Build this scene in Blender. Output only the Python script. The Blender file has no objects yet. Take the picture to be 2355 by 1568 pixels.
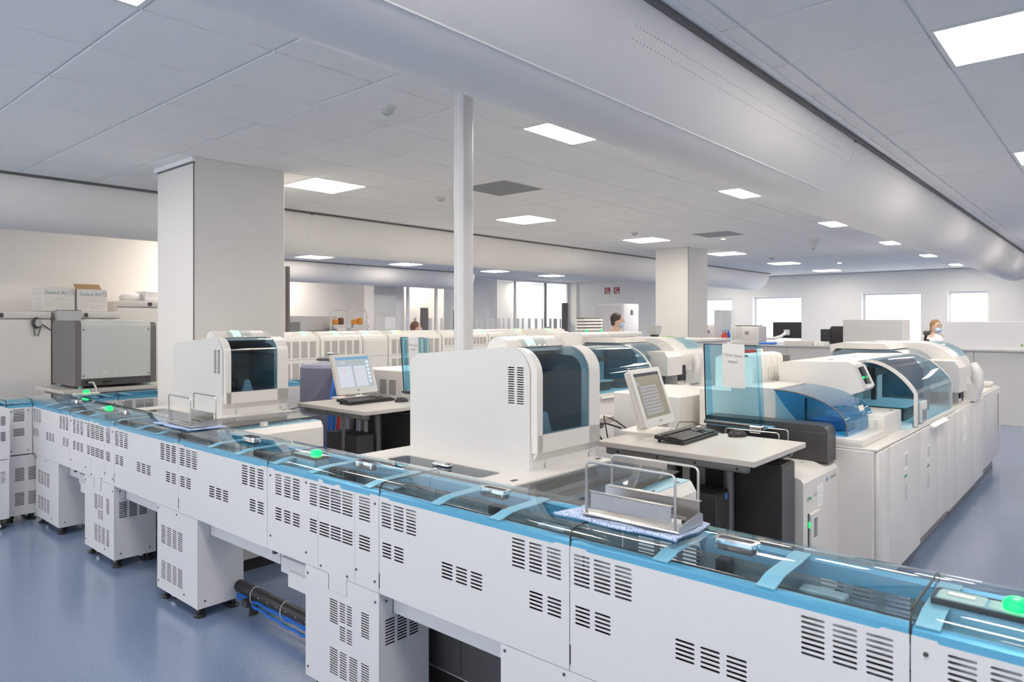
import bpy, bmesh, math, random
from mathutils import Vector, Matrix
from mathutils.geometry import delaunay_2d_cdt
random.seed(7)
PI = math.pi
S = bpy.context.scene
COL = S.collection

# ------------------------------------------------------------------ camera
CAMZ = 1.6
FWD = (0.7531866, 0.6578070)
RGT = (0.6578070, -0.7531866)
FPX = 1616.16
cd = bpy.data.cameras.new('camera'); cam = bpy.data.objects.new('camera', cd); COL.objects.link(cam)
cam.location = (0, 0, CAMZ)
cam.rotation_euler = (PI/2, 0, math.atan2(FWD[1], FWD[0]) - PI/2)
cd.sensor_width = 36.0; cd.sensor_fit = 'HORIZONTAL'
cd.lens = FPX/2355*36.0
cd.shift_y = -46.0/2355
cd.clip_start = 0.05; cd.clip_end = 200
cd.dof.use_dof = True; cd.dof.focus_distance = 3.4; cd.dof.aperture_fstop = 5.0
S.camera = cam

# ------------------------------------------------------------------ world, exposure
w = bpy.data.worlds.new('world'); S.world = w; w.use_nodes = True
bg = w.node_tree.nodes['Background']
bg.inputs[0].default_value = (0.90, 0.955, 1.0, 1); bg.inputs[1].default_value = 1.3
S.view_settings.view_transform = 'Standard'; S.view_settings.look = 'None'
S.view_settings.gamma = 1.0; S.view_settings.use_curve_mapping = False
S.view_settings.exposure = 1.33
LED = 13.0
cy = S.cycles
cy.use_denoising = True
cy.max_bounces = 12; cy.diffuse_bounces = 7; cy.glossy_bounces = 4; cy.transmission_bounces = 6
cy.transparent_max_bounces = 24
cy.sample_clamp_indirect = 6.0
cy.caustics_reflective = False; cy.caustics_refractive = False

# ------------------------------------------------------------------ materials
M = {}
def mat(name, col, rough=0.5, metal=0.0, spec=0.5, noise=0.0, nscale=60.0, bump=0.0, coat=0.0, emit=None, es=0.0, col2=None):
    m = bpy.data.materials.new(name); m.use_nodes = True
    nt = m.node_tree; b = nt.nodes['Principled BSDF']
    b.inputs['Base Color'].default_value = (*col, 1)
    b.inputs['Roughness'].default_value = rough
    b.inputs['Metallic'].default_value = metal
    b.inputs['Specular IOR Level'].default_value = spec
    b.inputs['Coat Weight'].default_value = coat
    if emit:
        b.inputs['Emission Color'].default_value = (*emit, 1); b.inputs['Emission Strength'].default_value = es
    if noise or bump:
        tc = nt.nodes.new('ShaderNodeTexCoord'); n = nt.nodes.new('ShaderNodeTexNoise')
        n.inputs['Scale'].default_value = nscale; n.inputs['Detail'].default_value = 3
        nt.links.new(tc.outputs['Object'], n.inputs['Vector'])
        if noise:
            r = nt.nodes.new('ShaderNodeMix'); r.data_type = 'RGBA'
            c2 = col2 or tuple(c*(1-noise) for c in col)
            r.inputs['A'].default_value = (*col, 1); r.inputs['B'].default_value = (*c2, 1)
            nt.links.new(n.outputs['Fac'], r.inputs['Factor']); nt.links.new(r.outputs['Result'], b.inputs['Base Color'])
        if bump:
            bp = nt.nodes.new('ShaderNodeBump'); bp.inputs['Strength'].default_value = bump; bp.inputs['Distance'].default_value = 0.002
            nt.links.new(n.outputs['Fac'], bp.inputs['Height']); nt.links.new(bp.outputs['Normal'], b.inputs['Normal'])
    M[name] = m
    return m
def glass(name, tint, ior=1.45, gcol=(1, 1, 1), rough=0.02):
    m = bpy.data.materials.new(name); m.use_nodes = True
    nt = m.node_tree; nt.nodes.clear()
    o = nt.nodes.new('ShaderNodeOutputMaterial'); mx = nt.nodes.new('ShaderNodeMixShader')
    t = nt.nodes.new('ShaderNodeBsdfTransparent'); t.inputs[0].default_value = (*tint, 1)
    g = nt.nodes.new('ShaderNodeBsdfGlossy'); g.inputs[0].default_value = (*gcol, 1); g.inputs['Roughness'].default_value = rough
    f = nt.nodes.new('ShaderNodeFresnel'); f.inputs['IOR'].default_value = ior
    gm = nt.nodes.new('ShaderNodeNewGeometry'); inv = nt.nodes.new('ShaderNodeMath'); inv.operation = 'SUBTRACT'; inv.inputs[0].default_value = 1.0
    ml = nt.nodes.new('ShaderNodeMath'); ml.operation = 'MULTIPLY'
    nt.links.new(gm.outputs['Backfacing'], inv.inputs[1]); nt.links.new(f.outputs[0], ml.inputs[0]); nt.links.new(inv.outputs[0], ml.inputs[1])
    nt.links.new(ml.outputs[0], mx.inputs[0]); nt.links.new(t.outputs[0], mx.inputs[1]); nt.links.new(g.outputs[0], mx.inputs[2])
    nt.links.new(mx.outputs[0], o.inputs[0])
    M[name] = m
    return m
mat('coated_white', (0.615, 0.62, 0.64), 0.38, noise=0.015, nscale=9, bump=0.02)
mat('plastic_white', (0.70, 0.678, 0.648), 0.35, noise=0.015, nscale=7)
mat('bright_white', (0.78, 0.765, 0.74), 0.35, noise=0.015, nscale=7)
mat('vent_pale', (0.52, 0.50, 0.475), 0.5, noise=0.25, nscale=220)
mat('plastic_cream', (0.80, 0.76, 0.66), 0.4, noise=0.03, nscale=8)
mat('unit_white', (0.61, 0.605, 0.60), 0.32, noise=0.01, nscale=6)
mat('blue_frame', (0.16, 0.46, 0.66), 0.35, metal=0.25, noise=0.06, nscale=20)
mat('pale_blue', (0.36, 0.57, 0.67), 0.4, noise=0.03, nscale=20)
mat('light_blue', (0.52, 0.73, 0.82), 0.4, noise=0.03, nscale=20)
mat('dark_void', (0.03, 0.032, 0.05), 0.6, noise=0.2, nscale=30)  # near-black colour stands in for shade inside slots and openings
mat('inner_grey', (0.55, 0.57, 0.60), 0.45, noise=0.08, nscale=25)
mat('belt', (0.07, 0.08, 0.09), 0.5, noise=0.3, nscale=90)
mat('black_plastic', (0.020, 0.020, 0.022), 0.45, noise=0.2, nscale=80, bump=0.05)
mat('black_panel', (0.028, 0.026, 0.026), 0.5, noise=0.15, nscale=60)
mat('dark_grey', (0.065, 0.062, 0.062), 0.38, noise=0.1, nscale=40)
mat('dark_cabinet', (0.085, 0.085, 0.09), 0.5, noise=0.1, nscale=40)
mat('grey_side', (0.14, 0.13, 0.13), 0.45, noise=0.08, nscale=30)
mat('grey_panel', (0.50, 0.52, 0.51), 0.45, noise=0.03, nscale=10)
mat('steel', (0.62, 0.61, 0.60), 0.28, metal=1.0, noise=0.12, nscale=40)
mat('chrome', (0.85, 0.86, 0.88), 0.08, metal=1.0, noise=0.03, nscale=40)
mat('leg_metal', (0.22, 0.22, 0.225), 0.4, metal=0.7, noise=0.1, nscale=30)
mat('desk_top', (0.50, 0.475, 0.445), 0.4, noise=0.03, nscale=25)
mat('wall_paint', (0.84, 0.83, 0.81), 0.75, noise=0.02, nscale=4, bump=0.05)
mat('wall_warm', (0.89, 0.855, 0.815), 0.75, noise=0.03, nscale=3)
mat('column_paint', (0.73, 0.71, 0.685), 0.6, noise=0.02, nscale=5)
mat('partition', (0.66, 0.64, 0.62), 0.6, noise=0.02, nscale=6)
mat('partition_light', (0.80, 0.79, 0.80), 0.6, noise=0.02, nscale=6)
mat('ceiling_tile', (0.90, 0.885, 0.858), 0.85, noise=0.05, nscale=160, bump=0.12)
mat('ceiling_grid', (0.88, 0.88, 0.87), 0.5, noise=0.02, nscale=20)
mat('vent_grey', (0.30, 0.30, 0.31), 0.6, noise=0.2, nscale=200)
mat('duct_fabric', (0.84, 0.81, 0.785), 0.55, noise=0.02, nscale=30, bump=0.04)
mat('duct_seam', (0.80, 0.80, 0.79), 0.6, noise=0.03, nscale=60)
mat('rail_dark', (0.16, 0.15, 0.15), 0.5, noise=0.1, nscale=20)
mat('led', (1, 1, 1), 0.5, emit=(1.0, 0.915, 0.81), es=LED)
mat('led_frame', (0.75, 0.75, 0.74), 0.4, noise=0.02, nscale=20)
mat('green_lamp', (0.0, 0.5, 0.12), 0.3, emit=(0.0, 1.0, 0.16), es=0.55)
mat('green_strip', (0.45, 0.85, 0.55), 0.3, emit=(0.25, 1.0, 0.45), es=0.55)
mat('orange_strip', (0.9, 0.6, 0.35), 0.3, emit=(1.0, 0.5, 0.2), es=0.5)
mat('spot_lamp', (1, 0.9, 0.7), 0.3, emit=(1.0, 0.78, 0.45), es=6.0)
mat('cardboard', (0.78, 0.75, 0.72), 0.8, noise=0.05, nscale=12)
mat('cardboard_brown', (0.42, 0.28, 0.15), 0.8, noise=0.1, nscale=12)
mat('print_grey', (0.30, 0.32, 0.34), 0.7, noise=0.1, nscale=50)
mat('print_pale', (0.58, 0.58, 0.57), 0.7, noise=0.1, nscale=50)
mat('print_teal', (0.14, 0.30, 0.32), 0.7, noise=0.1, nscale=50)
mat('print_green', (0.10, 0.42, 0.22), 0.6, noise=0.1, nscale=50)
mat('print_blue', (0.10, 0.20, 0.55), 0.6, noise=0.1, nscale=50)
mat('paper', (0.86, 0.85, 0.84), 0.8, noise=0.02, nscale=15)
mat('ink', (0.38, 0.38, 0.41), 0.7, noise=0.1, nscale=30)
mat('tank_plastic', (0.86, 0.84, 0.78), 0.45, noise=0.02, nscale=10)
mat('red_plastic', (0.62, 0.05, 0.04), 0.4, noise=0.1, nscale=20)
mat('red_sign', (0.38, 0.03, 0.05), 0.5, noise=0.1, nscale=20)
mat('blue_cable', (0.02, 0.16, 0.62), 0.4, noise=0.1, nscale=20)
mat('green_cable', (0.04, 0.22, 0.10), 0.4, noise=0.1, nscale=20)
mat('green_plastic', (0.30, 0.50, 0.14), 0.5, noise=0.1, nscale=20)
mat('orange_plastic', (0.75, 0.30, 0.04), 0.5, noise=0.2, nscale=30)
mat('violet_grey', (0.24, 0.25, 0.36), 0.5, noise=0.1, nscale=20)
mat('skin', (0.62, 0.42, 0.33), 0.5, noise=0.05, nscale=20)
mat('hair_dark', (0.05, 0.035, 0.03), 0.6, noise=0.3, nscale=60)
mat('hair_brown', (0.18, 0.08, 0.05), 0.6, noise=0.3, nscale=60)
mat('hair_blond', (0.38, 0.22, 0.10), 0.6, noise=0.3, nscale=60)
mat('hair_grey', (0.26, 0.25, 0.24), 0.6, noise=0.3, nscale=60)
mat('mask_blue', (0.48, 0.66, 0.85), 0.7, noise=0.05, nscale=40)
mat('lab_coat', (0.82, 0.82, 0.83), 0.8, noise=0.04, nscale=15)
mat('trousers', (0.10, 0.12, 0.18), 0.8, noise=0.1, nscale=30)
mat('screen_blue', (0.12, 0.14, 0.15), 0.2, emit=(0.62, 0.70, 0.72), es=0.22)
mat('screen_bar', (0.1, 0.2, 0.3), 0.2, emit=(0.06, 0.16, 0.27), es=0.6)
mat('screen_white', (0.2, 0.2, 0.22), 0.2, emit=(0.78, 0.80, 0.88), es=0.25)
mat('screen_line', (0.3, 0.35, 0.4), 0.2, emit=(0.36, 0.42, 0.52), es=0.5)
mat('screen_red', (0.6, 0.2, 0.2), 0.2, emit=(0.7, 0.16, 0.15), es=0.5)
mat('screen_tan', (0.12, 0.11, 0.08), 0.15, emit=(0.36, 0.33, 0.24), es=0.18)
mat('screen_lilac', (0.14, 0.13, 0.14), 0.15, emit=(0.48, 0.44, 0.47), es=0.22)
mat('screen_dark', (0.02, 0.025, 0.03), 0.12, spec=0.6, noise=0.1, nscale=10)
mat('smoke_shell', (0.16, 0.22, 0.27), 0.12, spec=0.6, noise=0.1, nscale=8)
glass('cover_glass', (0.83, 0.925, 0.962), 1.42)
glass('smoke_glass', (0.50, 0.57, 0.62), 1.42)
glass('hood_glass', (0.64, 0.775, 0.845), 1.42)
glass('analyzer_glass', (0.80, 0.915, 0.955), 1.40)
glass('arc_glass', (0.42, 0.69, 0.86), 1.38)
glass('screen_acrylic', (0.68, 0.87, 0.94), 1.35)
glass('clear_glass', (0.96, 0.97, 0.97), 1.3)
glass('window_glass', (0.98, 0.99, 1.0), 1.2)
# floor: blue speckled vinyl
def floor_mat():
    m = bpy.data.materials.new('floor_vinyl'); m.use_nodes = True; nt = m.node_tree; b = nt.nodes['Principled BSDF']
    tc = nt.nodes.new('ShaderNodeTexCoord')
    n1 = nt.nodes.new('ShaderNodeTexNoise'); n1.inputs['Scale'].default_value = 130; n1.inputs['Detail'].default_value = 4
    v = nt.nodes.new('ShaderNodeTexVoronoi'); v.inputs['Scale'].default_value = 75
    cr = nt.nodes.new('ShaderNodeValToRGB'); cr.color_ramp.elements[0].position = 0.10; cr.color_ramp.elements[1].position = 0.17
    cr.color_ramp.elements[0].color = (1, 1, 1, 1); cr.color_ramp.elements[1].color = (0, 0, 0, 1)
    rd = nt.nodes.new('ShaderNodeMath'); rd.operation = 'GREATER_THAN'; rd.inputs[1].default_value = 0.55
    sp = nt.nodes.new('ShaderNodeSeparateColor'); mu = nt.nodes.new('ShaderNodeMath'); mu.operation = 'MULTIPLY'
    a = nt.nodes.new('ShaderNodeMix'); a.data_type = 'RGBA'
    a.inputs['A'].default_value = (0.105, 0.150, 0.262, 1); a.inputs['B'].default_value = (0.185, 0.245, 0.38, 1)
    c = nt.nodes.new('ShaderNodeMix'); c.data_type = 'RGBA'; c.inputs['B'].default_value = (0.42, 0.48, 0.58, 1)
    L = nt.links.new
    L(tc.outputs['Object'], n1.inputs['Vector']); L(tc.outputs['Object'], v.inputs['Vector'])
    L(n1.outputs['Fac'], a.inputs['Factor']); L(v.outputs['Distance'], cr.inputs[0])
    L(v.outputs['Color'], sp.inputs[0]); L(sp.outputs[0], rd.inputs[0]); L(cr.outputs[0], mu.inputs[0]); L(rd.outputs[0], mu.inputs[1])
    L(a.outputs['Result'], c.inputs['A']); L(mu.outputs[0], c.inputs['Factor']); L(c.outputs['Result'], b.inputs['Base Color'])
    b.inputs['Roughness'].default_value = 0.23; b.inputs['Specular IOR Level'].default_value = 1.0
    b.inputs['Coat Weight'].default_value = 0.4; b.inputs['Coat Roughness'].default_value = 0.13
    M['floor_vinyl'] = m
floor_mat()
# towel: blue speckled cloth
def towel_mat():
    m = bpy.data.materials.new('speckled_cloth'); m.use_nodes = True; nt = m.node_tree; b = nt.nodes['Principled BSDF']
    tc = nt.nodes.new('ShaderNodeTexCoord'); n = nt.nodes.new('ShaderNodeTexNoise'); n.inputs['Scale'].default_value = 220; n.inputs['Detail'].default_value = 2
    cr = nt.nodes.new('ShaderNodeValToRGB'); e = cr.color_ramp.elements
    e[0].position = 0.36; e[0].color = (0.10, 0.17, 0.42, 1); e[1].position = 0.5; e[1].color = (0.50, 0.60, 0.80, 1)
    nt.links.new(tc.outputs['Object'], n.inputs['Vector']); nt.links.new(n.outputs['Fac'], cr.inputs[0]); nt.links.new(cr.outputs[0], b.inputs['Base Color'])
    b.inputs['Roughness'].default_value = 0.9
    M['speckled_cloth'] = m
towel_mat()

# ------------------------------------------------------------------ mesh helpers
class MB:
    def __init__(s): s.v = []; s.f = []
    def add(s, vs, fs):
        o = len(s.v); s.v += [tuple(p) for p in vs]; s.f += [tuple(i+o for i in f) for f in fs]; return s
    def box(s, x0, y0, z0, x1, y1, z1):
        if x0 > x1: x0, x1 = x1, x0
        if y0 > y1: y0, y1 = y1, y0
        if z0 > z1: z0, z1 = z1, z0
        return s.add([(x0,y0,z0),(x1,y0,z0),(x1,y1,z0),(x0,y1,z0),(x0,y0,z1),(x1,y0,z1),(x1,y1,z1),(x0,y1,z1)],
                     [(0,3,2,1),(4,5,6,7),(0,1,5,4),(1,2,6,5),(2,3,7,6),(3,0,4,7)])
    def rbox(s, x0, y0, z0, x1, y1, z1, r=0.01, seg=2):
        bm = bmesh.new(); bmesh.ops.create_cube(bm, size=1)
        for v in bm.verts: v.co = ((x0+x1)/2+v.co.x*(x1-x0), (y0+y1)/2+v.co.y*(y1-y0), (z0+z1)/2+v.co.z*(z1-z0))
        bmesh.ops.recalc_face_normals(bm, faces=bm.faces)
        bmesh.ops.bevel(bm, geom=bm.edges[:], offset=r, segments=seg, profile=0.5, affect='EDGES')
        return s.frombm(bm)
    def frombm(s, bm):
        bm.verts.index_update()
        s.add([tuple(v.co) for v in bm.verts], [tuple(v.index for v in f.verts) for f in bm.faces]); bm.free(); return s
    def prism(s, pts, axis, a, b):
        n = len(pts)
        def mk(p, t):
            return (t, p[0], p[1]) if axis == 'x' else ((p[0], t, p[1]) if axis == 'y' else (p[0], p[1], t))
        ar = sum(pts[i][0]*pts[(i+1)%n][1]-pts[(i+1)%n][0]*pts[i][1] for i in range(n))
        if (ar < 0) != (axis == 'y'): pts = pts[::-1]
        if a > b: a, b = b, a
        vs = [mk(p, a) for p in pts]+[mk(p, b) for p in pts]
        fs = [(i, (i+1) % n, n+(i+1) % n, n+i) for i in range(n)]
        fs += [tuple(range(n-1, -1, -1)), tuple(range(n, 2*n))]
        return s.add(vs, fs)
    def sheet(s, outline, holes, axis, pos, th):
        """flat plate with holes; 2-D pts (u,v); plate spans pos..pos+th on axis"""
        vs = []; es = []
        loops = [outline]+list(holes)
        for lp in loops:
            o = len(vs); vs += [Vector(p) for p in lp]; n = len(lp)
            es += [(o+i, o+(i+1) % n) for i in range(n)]
        ov, oe, of, _, _, _ = delaunay_2d_cdt(vs, es, [], 1, 1e-6)
        boxes = [(min(p[0] for p in h), max(p[0] for p in h), min(p[1] for p in h), max(p[1] for p in h), h) for h in holes]
        def inside(p, poly):
            c = False; n = len(poly)
            for i in range(n):
                a, b = poly[i], poly[(i+1) % n]
                if (a[1] > p[1]) != (b[1] > p[1]) and p[0] < (b[0]-a[0])*(p[1]-a[1])/(b[1]-a[1])+a[0]: c = not c
            return c
        def mk(p, t):
            return (t, p[0], p[1]) if axis == 'x' else ((p[0], t, p[1]) if axis == 'y' else (p[0], p[1], t))
        keep = []
        for f in of:
            c = (sum(ov[i][0] for i in f)/len(f), sum(ov[i][1] for i in f)/len(f))
            if not inside(c, outline): continue
            if any(b[0] < c[0] < b[1] and b[2] < c[1] < b[3] and inside(c, b[4]) for b in boxes): continue
            keep.append(tuple(f))
        n = len(ov)
        verts = [mk(p, pos) for p in ov]+[mk(p, pos+th) for p in ov]
        fl = axis == 'y'
        fs = []
        for f in keep:
            fs.append(f if fl else f[::-1]); fs.append(tuple(i+n for i in (f[::-1] if fl else f)))
        cnt = {}
        for f in keep:
            for i in range(len(f)):
                a, b = f[i], f[(i+1) % len(f)]
                if (b, a) in cnt: del cnt[(b, a)]
                else: cnt[(a, b)] = 1
        for (a, b) in cnt:
            q = (a, b, b+n, a+n)
            fs.append(q[::-1] if fl else q)
        return s.add(verts, fs)
    def ribbon(s, prof, axis, a, b, th):
        """profile polyline (2-D) given thickness th (towards its left), extruded a..b on axis"""
        n = len(prof); off = []
        for i in range(n):
            p0 = Vector(prof[max(i-1, 0)]); p1 = Vector(prof[min(i+1, n-1)]); d = (p1-p0).normalized()
            off.append((prof[i][0]-d.y*th, prof[i][1]+d.x*th))
        lp = list(prof)+off[::-1]
        def mk(p, t):
            return (t, p[0], p[1]) if axis == 'x' else ((p[0], t, p[1]) if axis == 'y' else (p[0], p[1], t))
        m = 2*n
        vs = [mk(p, a) for p in lp]+[mk(p, b) for p in lp]
        fs = [(i, (i+1) % m, m+(i+1) % m, m+i) for i in range(m)]
        for i in range(n-1):
            q = (i, i+1, m-2-i, m-1-i); fs.append(q[::-1]); fs.append(tuple(k+m for k in q))
        bm = bmesh.new(); bv = [bm.verts.new(p) for p in vs]
        for f in fs: bm.faces.new([bv[i] for i in f])
        bmesh.ops.recalc_face_normals(bm, faces=bm.faces)
        return s.frombm(bm)
    def tube(s, path, r, n=8, closed=False):
        P = [Vector(p) for p in path]; m = len(P); vs = []; fs = []
        up = None
        for i in range(m):
            if closed: d = (P[(i+1) % m]-P[i-1]).normalized()
            else: d = (P[min(i+1, m-1)]-P[max(i-1, 0)]).normalized()
            if up is None:
                up = Vector((0, 0, 1)) if abs(d.z) < 0.9 else Vector((1, 0, 0))
            a = d.cross(up).normalized(); b = a.cross(d).normalized(); up = b
            rr = r[i] if isinstance(r, (list, tuple)) else r
            for k in range(n):
                t = 2*PI*k/n; vs.append(P[i]+a*(math.cos(t)*rr)+b*(math.sin(t)*rr))
        R = m if closed else m-1
        for i in range(R):
            j = (i+1) % m
            for k in range(n):
                k2 = (k+1) % n; fs.append((i*n+k, i*n+k2, j*n+k2, j*n+k))
        if not closed:
            fs.append(tuple(range(n-1, -1, -1))); fs.append(tuple(range((m-1)*n, m*n)))
        return s.add(vs, fs)
    def cyl(s, p0, p1, r, n=16): return s.tube([p0, p1], r, n)
    def lathe(s, prof, c=(0, 0, 0), n=16, axis='z'):
        vs = []; fs = []; m = len(prof)
        for r, z in prof:
            for k in range(n):
                t = 2*PI*k/n; x, y = r*math.cos(t), r*math.sin(t)
                q = (x, y, z) if axis == 'z' else ((z, x, y) if axis == 'x' else (y, z, x))
                vs.append((c[0]+q[0], c[1]+q[1], c[2]+q[2]))
        for i in range(m-1):
            for k in range(n):
                k2 = (k+1) % n; fs.append((i*n+k, i*n+k2, (i+1)*n+k2, (i+1)*n+k))
        fs.append(tuple(range(n-1, -1, -1))); fs.append(tuple(range((m-1)*n, m*n)))
        return s.add(vs, fs)
    def ball(s, c, rx, ry=None, rz=None, n=14, m=9):
        ry = ry or rx; rz = rz or rx; vs = []; fs = []
        for i in range(1, m):
            t = PI*i/m
            for k in range(n):
                p = 2*PI*k/n; vs.append((c[0]+rx*math.sin(t)*math.cos(p), c[1]+ry*math.sin(t)*math.sin(p), c[2]+rz*math.cos(t)))
        a = len(vs); vs.append((c[0], c[1], c[2]+rz)); vs.append((c[0], c[1], c[2]-rz))
        for i in range(m-2):
            for k in range(n):
                k2 = (k+1) % n; fs.append((i*n+k, (i+1)*n+k, (i+1)*n+k2, i*n+k2))
        for k in range(n):
            k2 = (k+1) % n; fs.append((a, k, k2)); fs.append((a+1, (m-2)*n+k2, (m-2)*n+k))
        return s.add(vs, fs)
    def xf(s, mtx):
        s.v = [tuple(mtx @ Vector(p)) for p in s.v]; return s
    def mesh(s, name, material, smooth=True, off=None):
        me = bpy.data.meshes.new(name)
        vs = s.v if off is None else [(p[0]-off[0], p[1]-off[1], p[2]-off[2]) for p in s.v]
        me.from_pydata(vs, [], s.f); me.materials.append(M[material]); me.update()
        if smooth:
            me.shade_smooth(); me.set_sharp_from_angle(angle=math.radians(32))
        return me

def rot(axis, deg): return Matrix.Rotation(math.radians(deg), 4, axis)
def arc(cx, cy_, r, a0, a1, n=8, ry=None):
    ry = ry or r
    return [(cx+r*math.cos(math.radians(a0+(a1-a0)*i/n)), cy_+ry*math.sin(math.radians(a0+(a1-a0)*i/n))) for i in range(n+1)]
def rrect(u0, v0, u1, v1, r, n=4):
    return arc(u1-r, v1-r, r, 0, 90, n)+arc(u0+r, v1-r, r, 90, 180, n)+arc(u0+r, v0+r, r, 180, 270, n)+arc(u1-r, v0+r, r, 270, 360, n)
def slot(u0, u1, v, h):
    r = h/2
    return [(u0+r, v-r), (u1-r, v-r), (u1-r*0.3, v-r*0.7), (u1, v), (u1-r*0.3, v+r*0.7), (u1-r, v+r), (u0+r, v+r), (u0+r*0.3, v+r*0.7), (u0, v), (u0+r*0.3, v-r*0.7)]
def slots(u0, u1, vtop, rows, pitch, h): return [slot(min(u0, u1), max(u0, u1), vtop-h/2-i*pitch, h) for i in range(rows)]

def tag(o, label=None, cat=None, group=None, kind=None):
    if label: o['label'] = label
    if cat: o['category'] = cat
    if group: o['group'] = group
    if kind: o['kind'] = kind
    return o
def thing(name, label, cat, loc=(0, 0, 0), rz=0.0, group=None, kind=None):
    o = bpy.data.objects.new(name, None); COL.objects.link(o); o.location = loc; o.rotation_euler = (0, 0, rz)
    o.empty_display_size = 0.1
    return tag(o, label, cat, group, kind)
def part(name, mb, material, parent, label=None, kind=None, smooth=True, local=False):
    """mb in world coordinates unless local; parent may be a thing or a part (whose origin is at the thing's origin)"""
    off = None
    if not local:
        p = parent; off = [0, 0, 0]
        while p is not None:
            off = [off[i]+p.location[i] for i in range(3)]; p = p.parent
    o = bpy.data.objects.new(name, mb.mesh(name, material, smooth, off)); COL.objects.link(o); o.parent = parent
    if label: o['label'] = label
    if kind: o['kind'] = kind
    return o
def single(name, mb, material, label, cat, group=None, kind=None, smooth=True, origin=None):
    off = origin or (0, 0, 0)
    o = bpy.data.objects.new(name, mb.mesh(name, material, smooth, off)); COL.objects.link(o); o.location = off
    return tag(o, label, cat, group, kind)
def struct(name, mb, material, label, parent=None, smooth=True):
    o = bpy.data.objects.new(name, mb.mesh(name, material, smooth)); COL.objects.link(o)
    if parent: o.parent = parent
    o['label'] = label
    if not parent: o['kind'] = 'structure'; o['category'] = 'room'
    return o
def copy_tree(o, parent=None):
    c = o.copy(); COL.objects.link(c); c.parent = parent
    for ch in o.children: copy_tree(ch, c)
    return c
def dup(root, loc, label, rz=None, group=None):
    c = copy_tree(root); c.location = loc
    if rz is not None: c.rotation_euler = (0, 0, rz)
    c['label'] = label
    if group: c['group'] = group
    return c
def text_mesh(name, cu):
    tmp = bpy.data.objects.new('tmp', cu); COL.objects.link(tmp)
    dg = bpy.context.evaluated_depsgraph_get(); dg.update()
    me = bpy.data.meshes.new_from_object(tmp.evaluated_get(dg)); me.name = name
    COL.objects.unlink(tmp); bpy.data.objects.remove(tmp)
    o = bpy.data.objects.new(name, me); COL.objects.link(o)
    return o
def text(body, size, material, parent, origin, rotm, name='lettering', extrude=0.0003, shear=0.0, align='LEFT', space=1.0):
    cu = bpy.data.curves.new(name, 'FONT'); cu.body = body; cu.size = size; cu.extrude = extrude; cu.shear = shear; cu.align_x = align
    cu.space_character = space; cu.resolution_u = 2
    cu.materials.append(M[material])
    o = text_mesh(name, cu); o.parent = parent
    mt = rotm.to_4x4(); p = parent; off = Vector(origin)
    while p is not None: off = off-Vector(p.location); p = p.parent
    mt.translation = off
    o.matrix_local = mt
    return o
# text orientation: facing -Y (reads along +X), facing -X (reads along -Y)
FACE_NY = Matrix(((1, 0, 0), (0, 0, -1), (0, 1, 0))).transposed().transposed()
FACE_NX = Matrix(((0, 0, -1), (-1, 0, 0), (0, 1, 0)))
def proj(x, y, z):
    wd = x*FWD[0]+y*FWD[1]; r = x*RGT[0]+y*RGT[1]
    if wd < 0.2: return None
    return (1177.5+FPX*r/wd, 738-FPX*(z-CAMZ)/wd, wd)

# ================================================================== the setting
CEIL = 2.89
ROOM = (-3.0, -4.0, 20.3, 16.0)
struct('floor', MB().box(-3, -4, -0.1, 20.6, 16.2, 0), 'floor_vinyl', 'blue speckled vinyl floor with soft glossy reflections')
ceil = struct('ceiling', MB().box(-3, -4, CEIL+0.011, 20.6, 16.2, CEIL+0.08), 'ceiling_grid', 'white suspended ceiling of square tiles in a grid', smooth=False)
def wall(name, mb, m, label): return struct(name, mb, m, label, smooth=False)
# far wall with window openings
WZ0, WZ1 = 1.0, 2.32
WINS = [(8.95, 10.05, 2.28), (6.90, 8.30, 2.30), (3.92, 5.32, 2.335), (2.49, 3.34, 2.335)]
holes = [[(a, WZ0), (b, WZ0), (b, z), (a, z)] for a, b, z in WINS]
wall('wall_far', MB().sheet([(-4, 0), (10.5, 0), (10.5, CEIL), (-4, CEIL)], holes, 'x', 20.3, 0.32), 'wall_paint', 'white far wall with deep set windows')
def window(name, axis, pos, a, b, z0, z1, label, bars=1):
    fr = MB(); t = 0.05
    def bx(u0, v0, u1, v1, d0=0, d1=0.05):
        if axis == 'x': fr.box(pos+d0, u0, v0, pos+d1, u1, v1)
        else: fr.box(u0, pos+d0, v0, u1, pos+d1, v1)
    bx(a, z0, a+t, z1); bx(b-t, z0, b, z1); bx(a+t, z0, b-t, z0+t); bx(a+t, z1-t, b-t, z1)
    for i in range(1, bars):
        u = a+(b-a)*i/bars; bx(u-0.02, z0+t, u+0.02, z1-t)
    o = struct(name, fr, 'ceiling_grid', label, smooth=False)
    g = MB()
    if axis == 'x': g.box(pos+0.02, a+t, z0+t, pos+0.028, b-t, z1-t)
    else: g.box(a+t, pos+0.02, z0+t, b-t, pos+0.028, z1-t)
    p = bpy.data.objects.new('pane', g.mesh('pane', 'window_glass', False)); COL.objects.link(p); p.parent = o
    return o
for i, (a, b, z) in enumerate(WINS):
    window('window_%d' % (i+1), 'x', 20.50, a, b, WZ0, z, ['narrow bright window partly behind the far square column', 'bright window above the dark monitor on the far counter',
           'wide bright window behind the square grey hutch', 'small bright window left of the long grey hutch'][i])
wall('wall_back', MB().box(5.3, 15.6, 0, 20.6, 15.75, CEIL), 'wall_warm', 'warm white rear wall of the back corridor')
wall('wall_left', MB().box(-3, 9.35, 0, 5.3, 9.5, CEIL).box(5.15, 9.5, 0, 5.3, 15.6, CEIL), 'wall_warm', 'warm white side wall behind the freezers')
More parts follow.
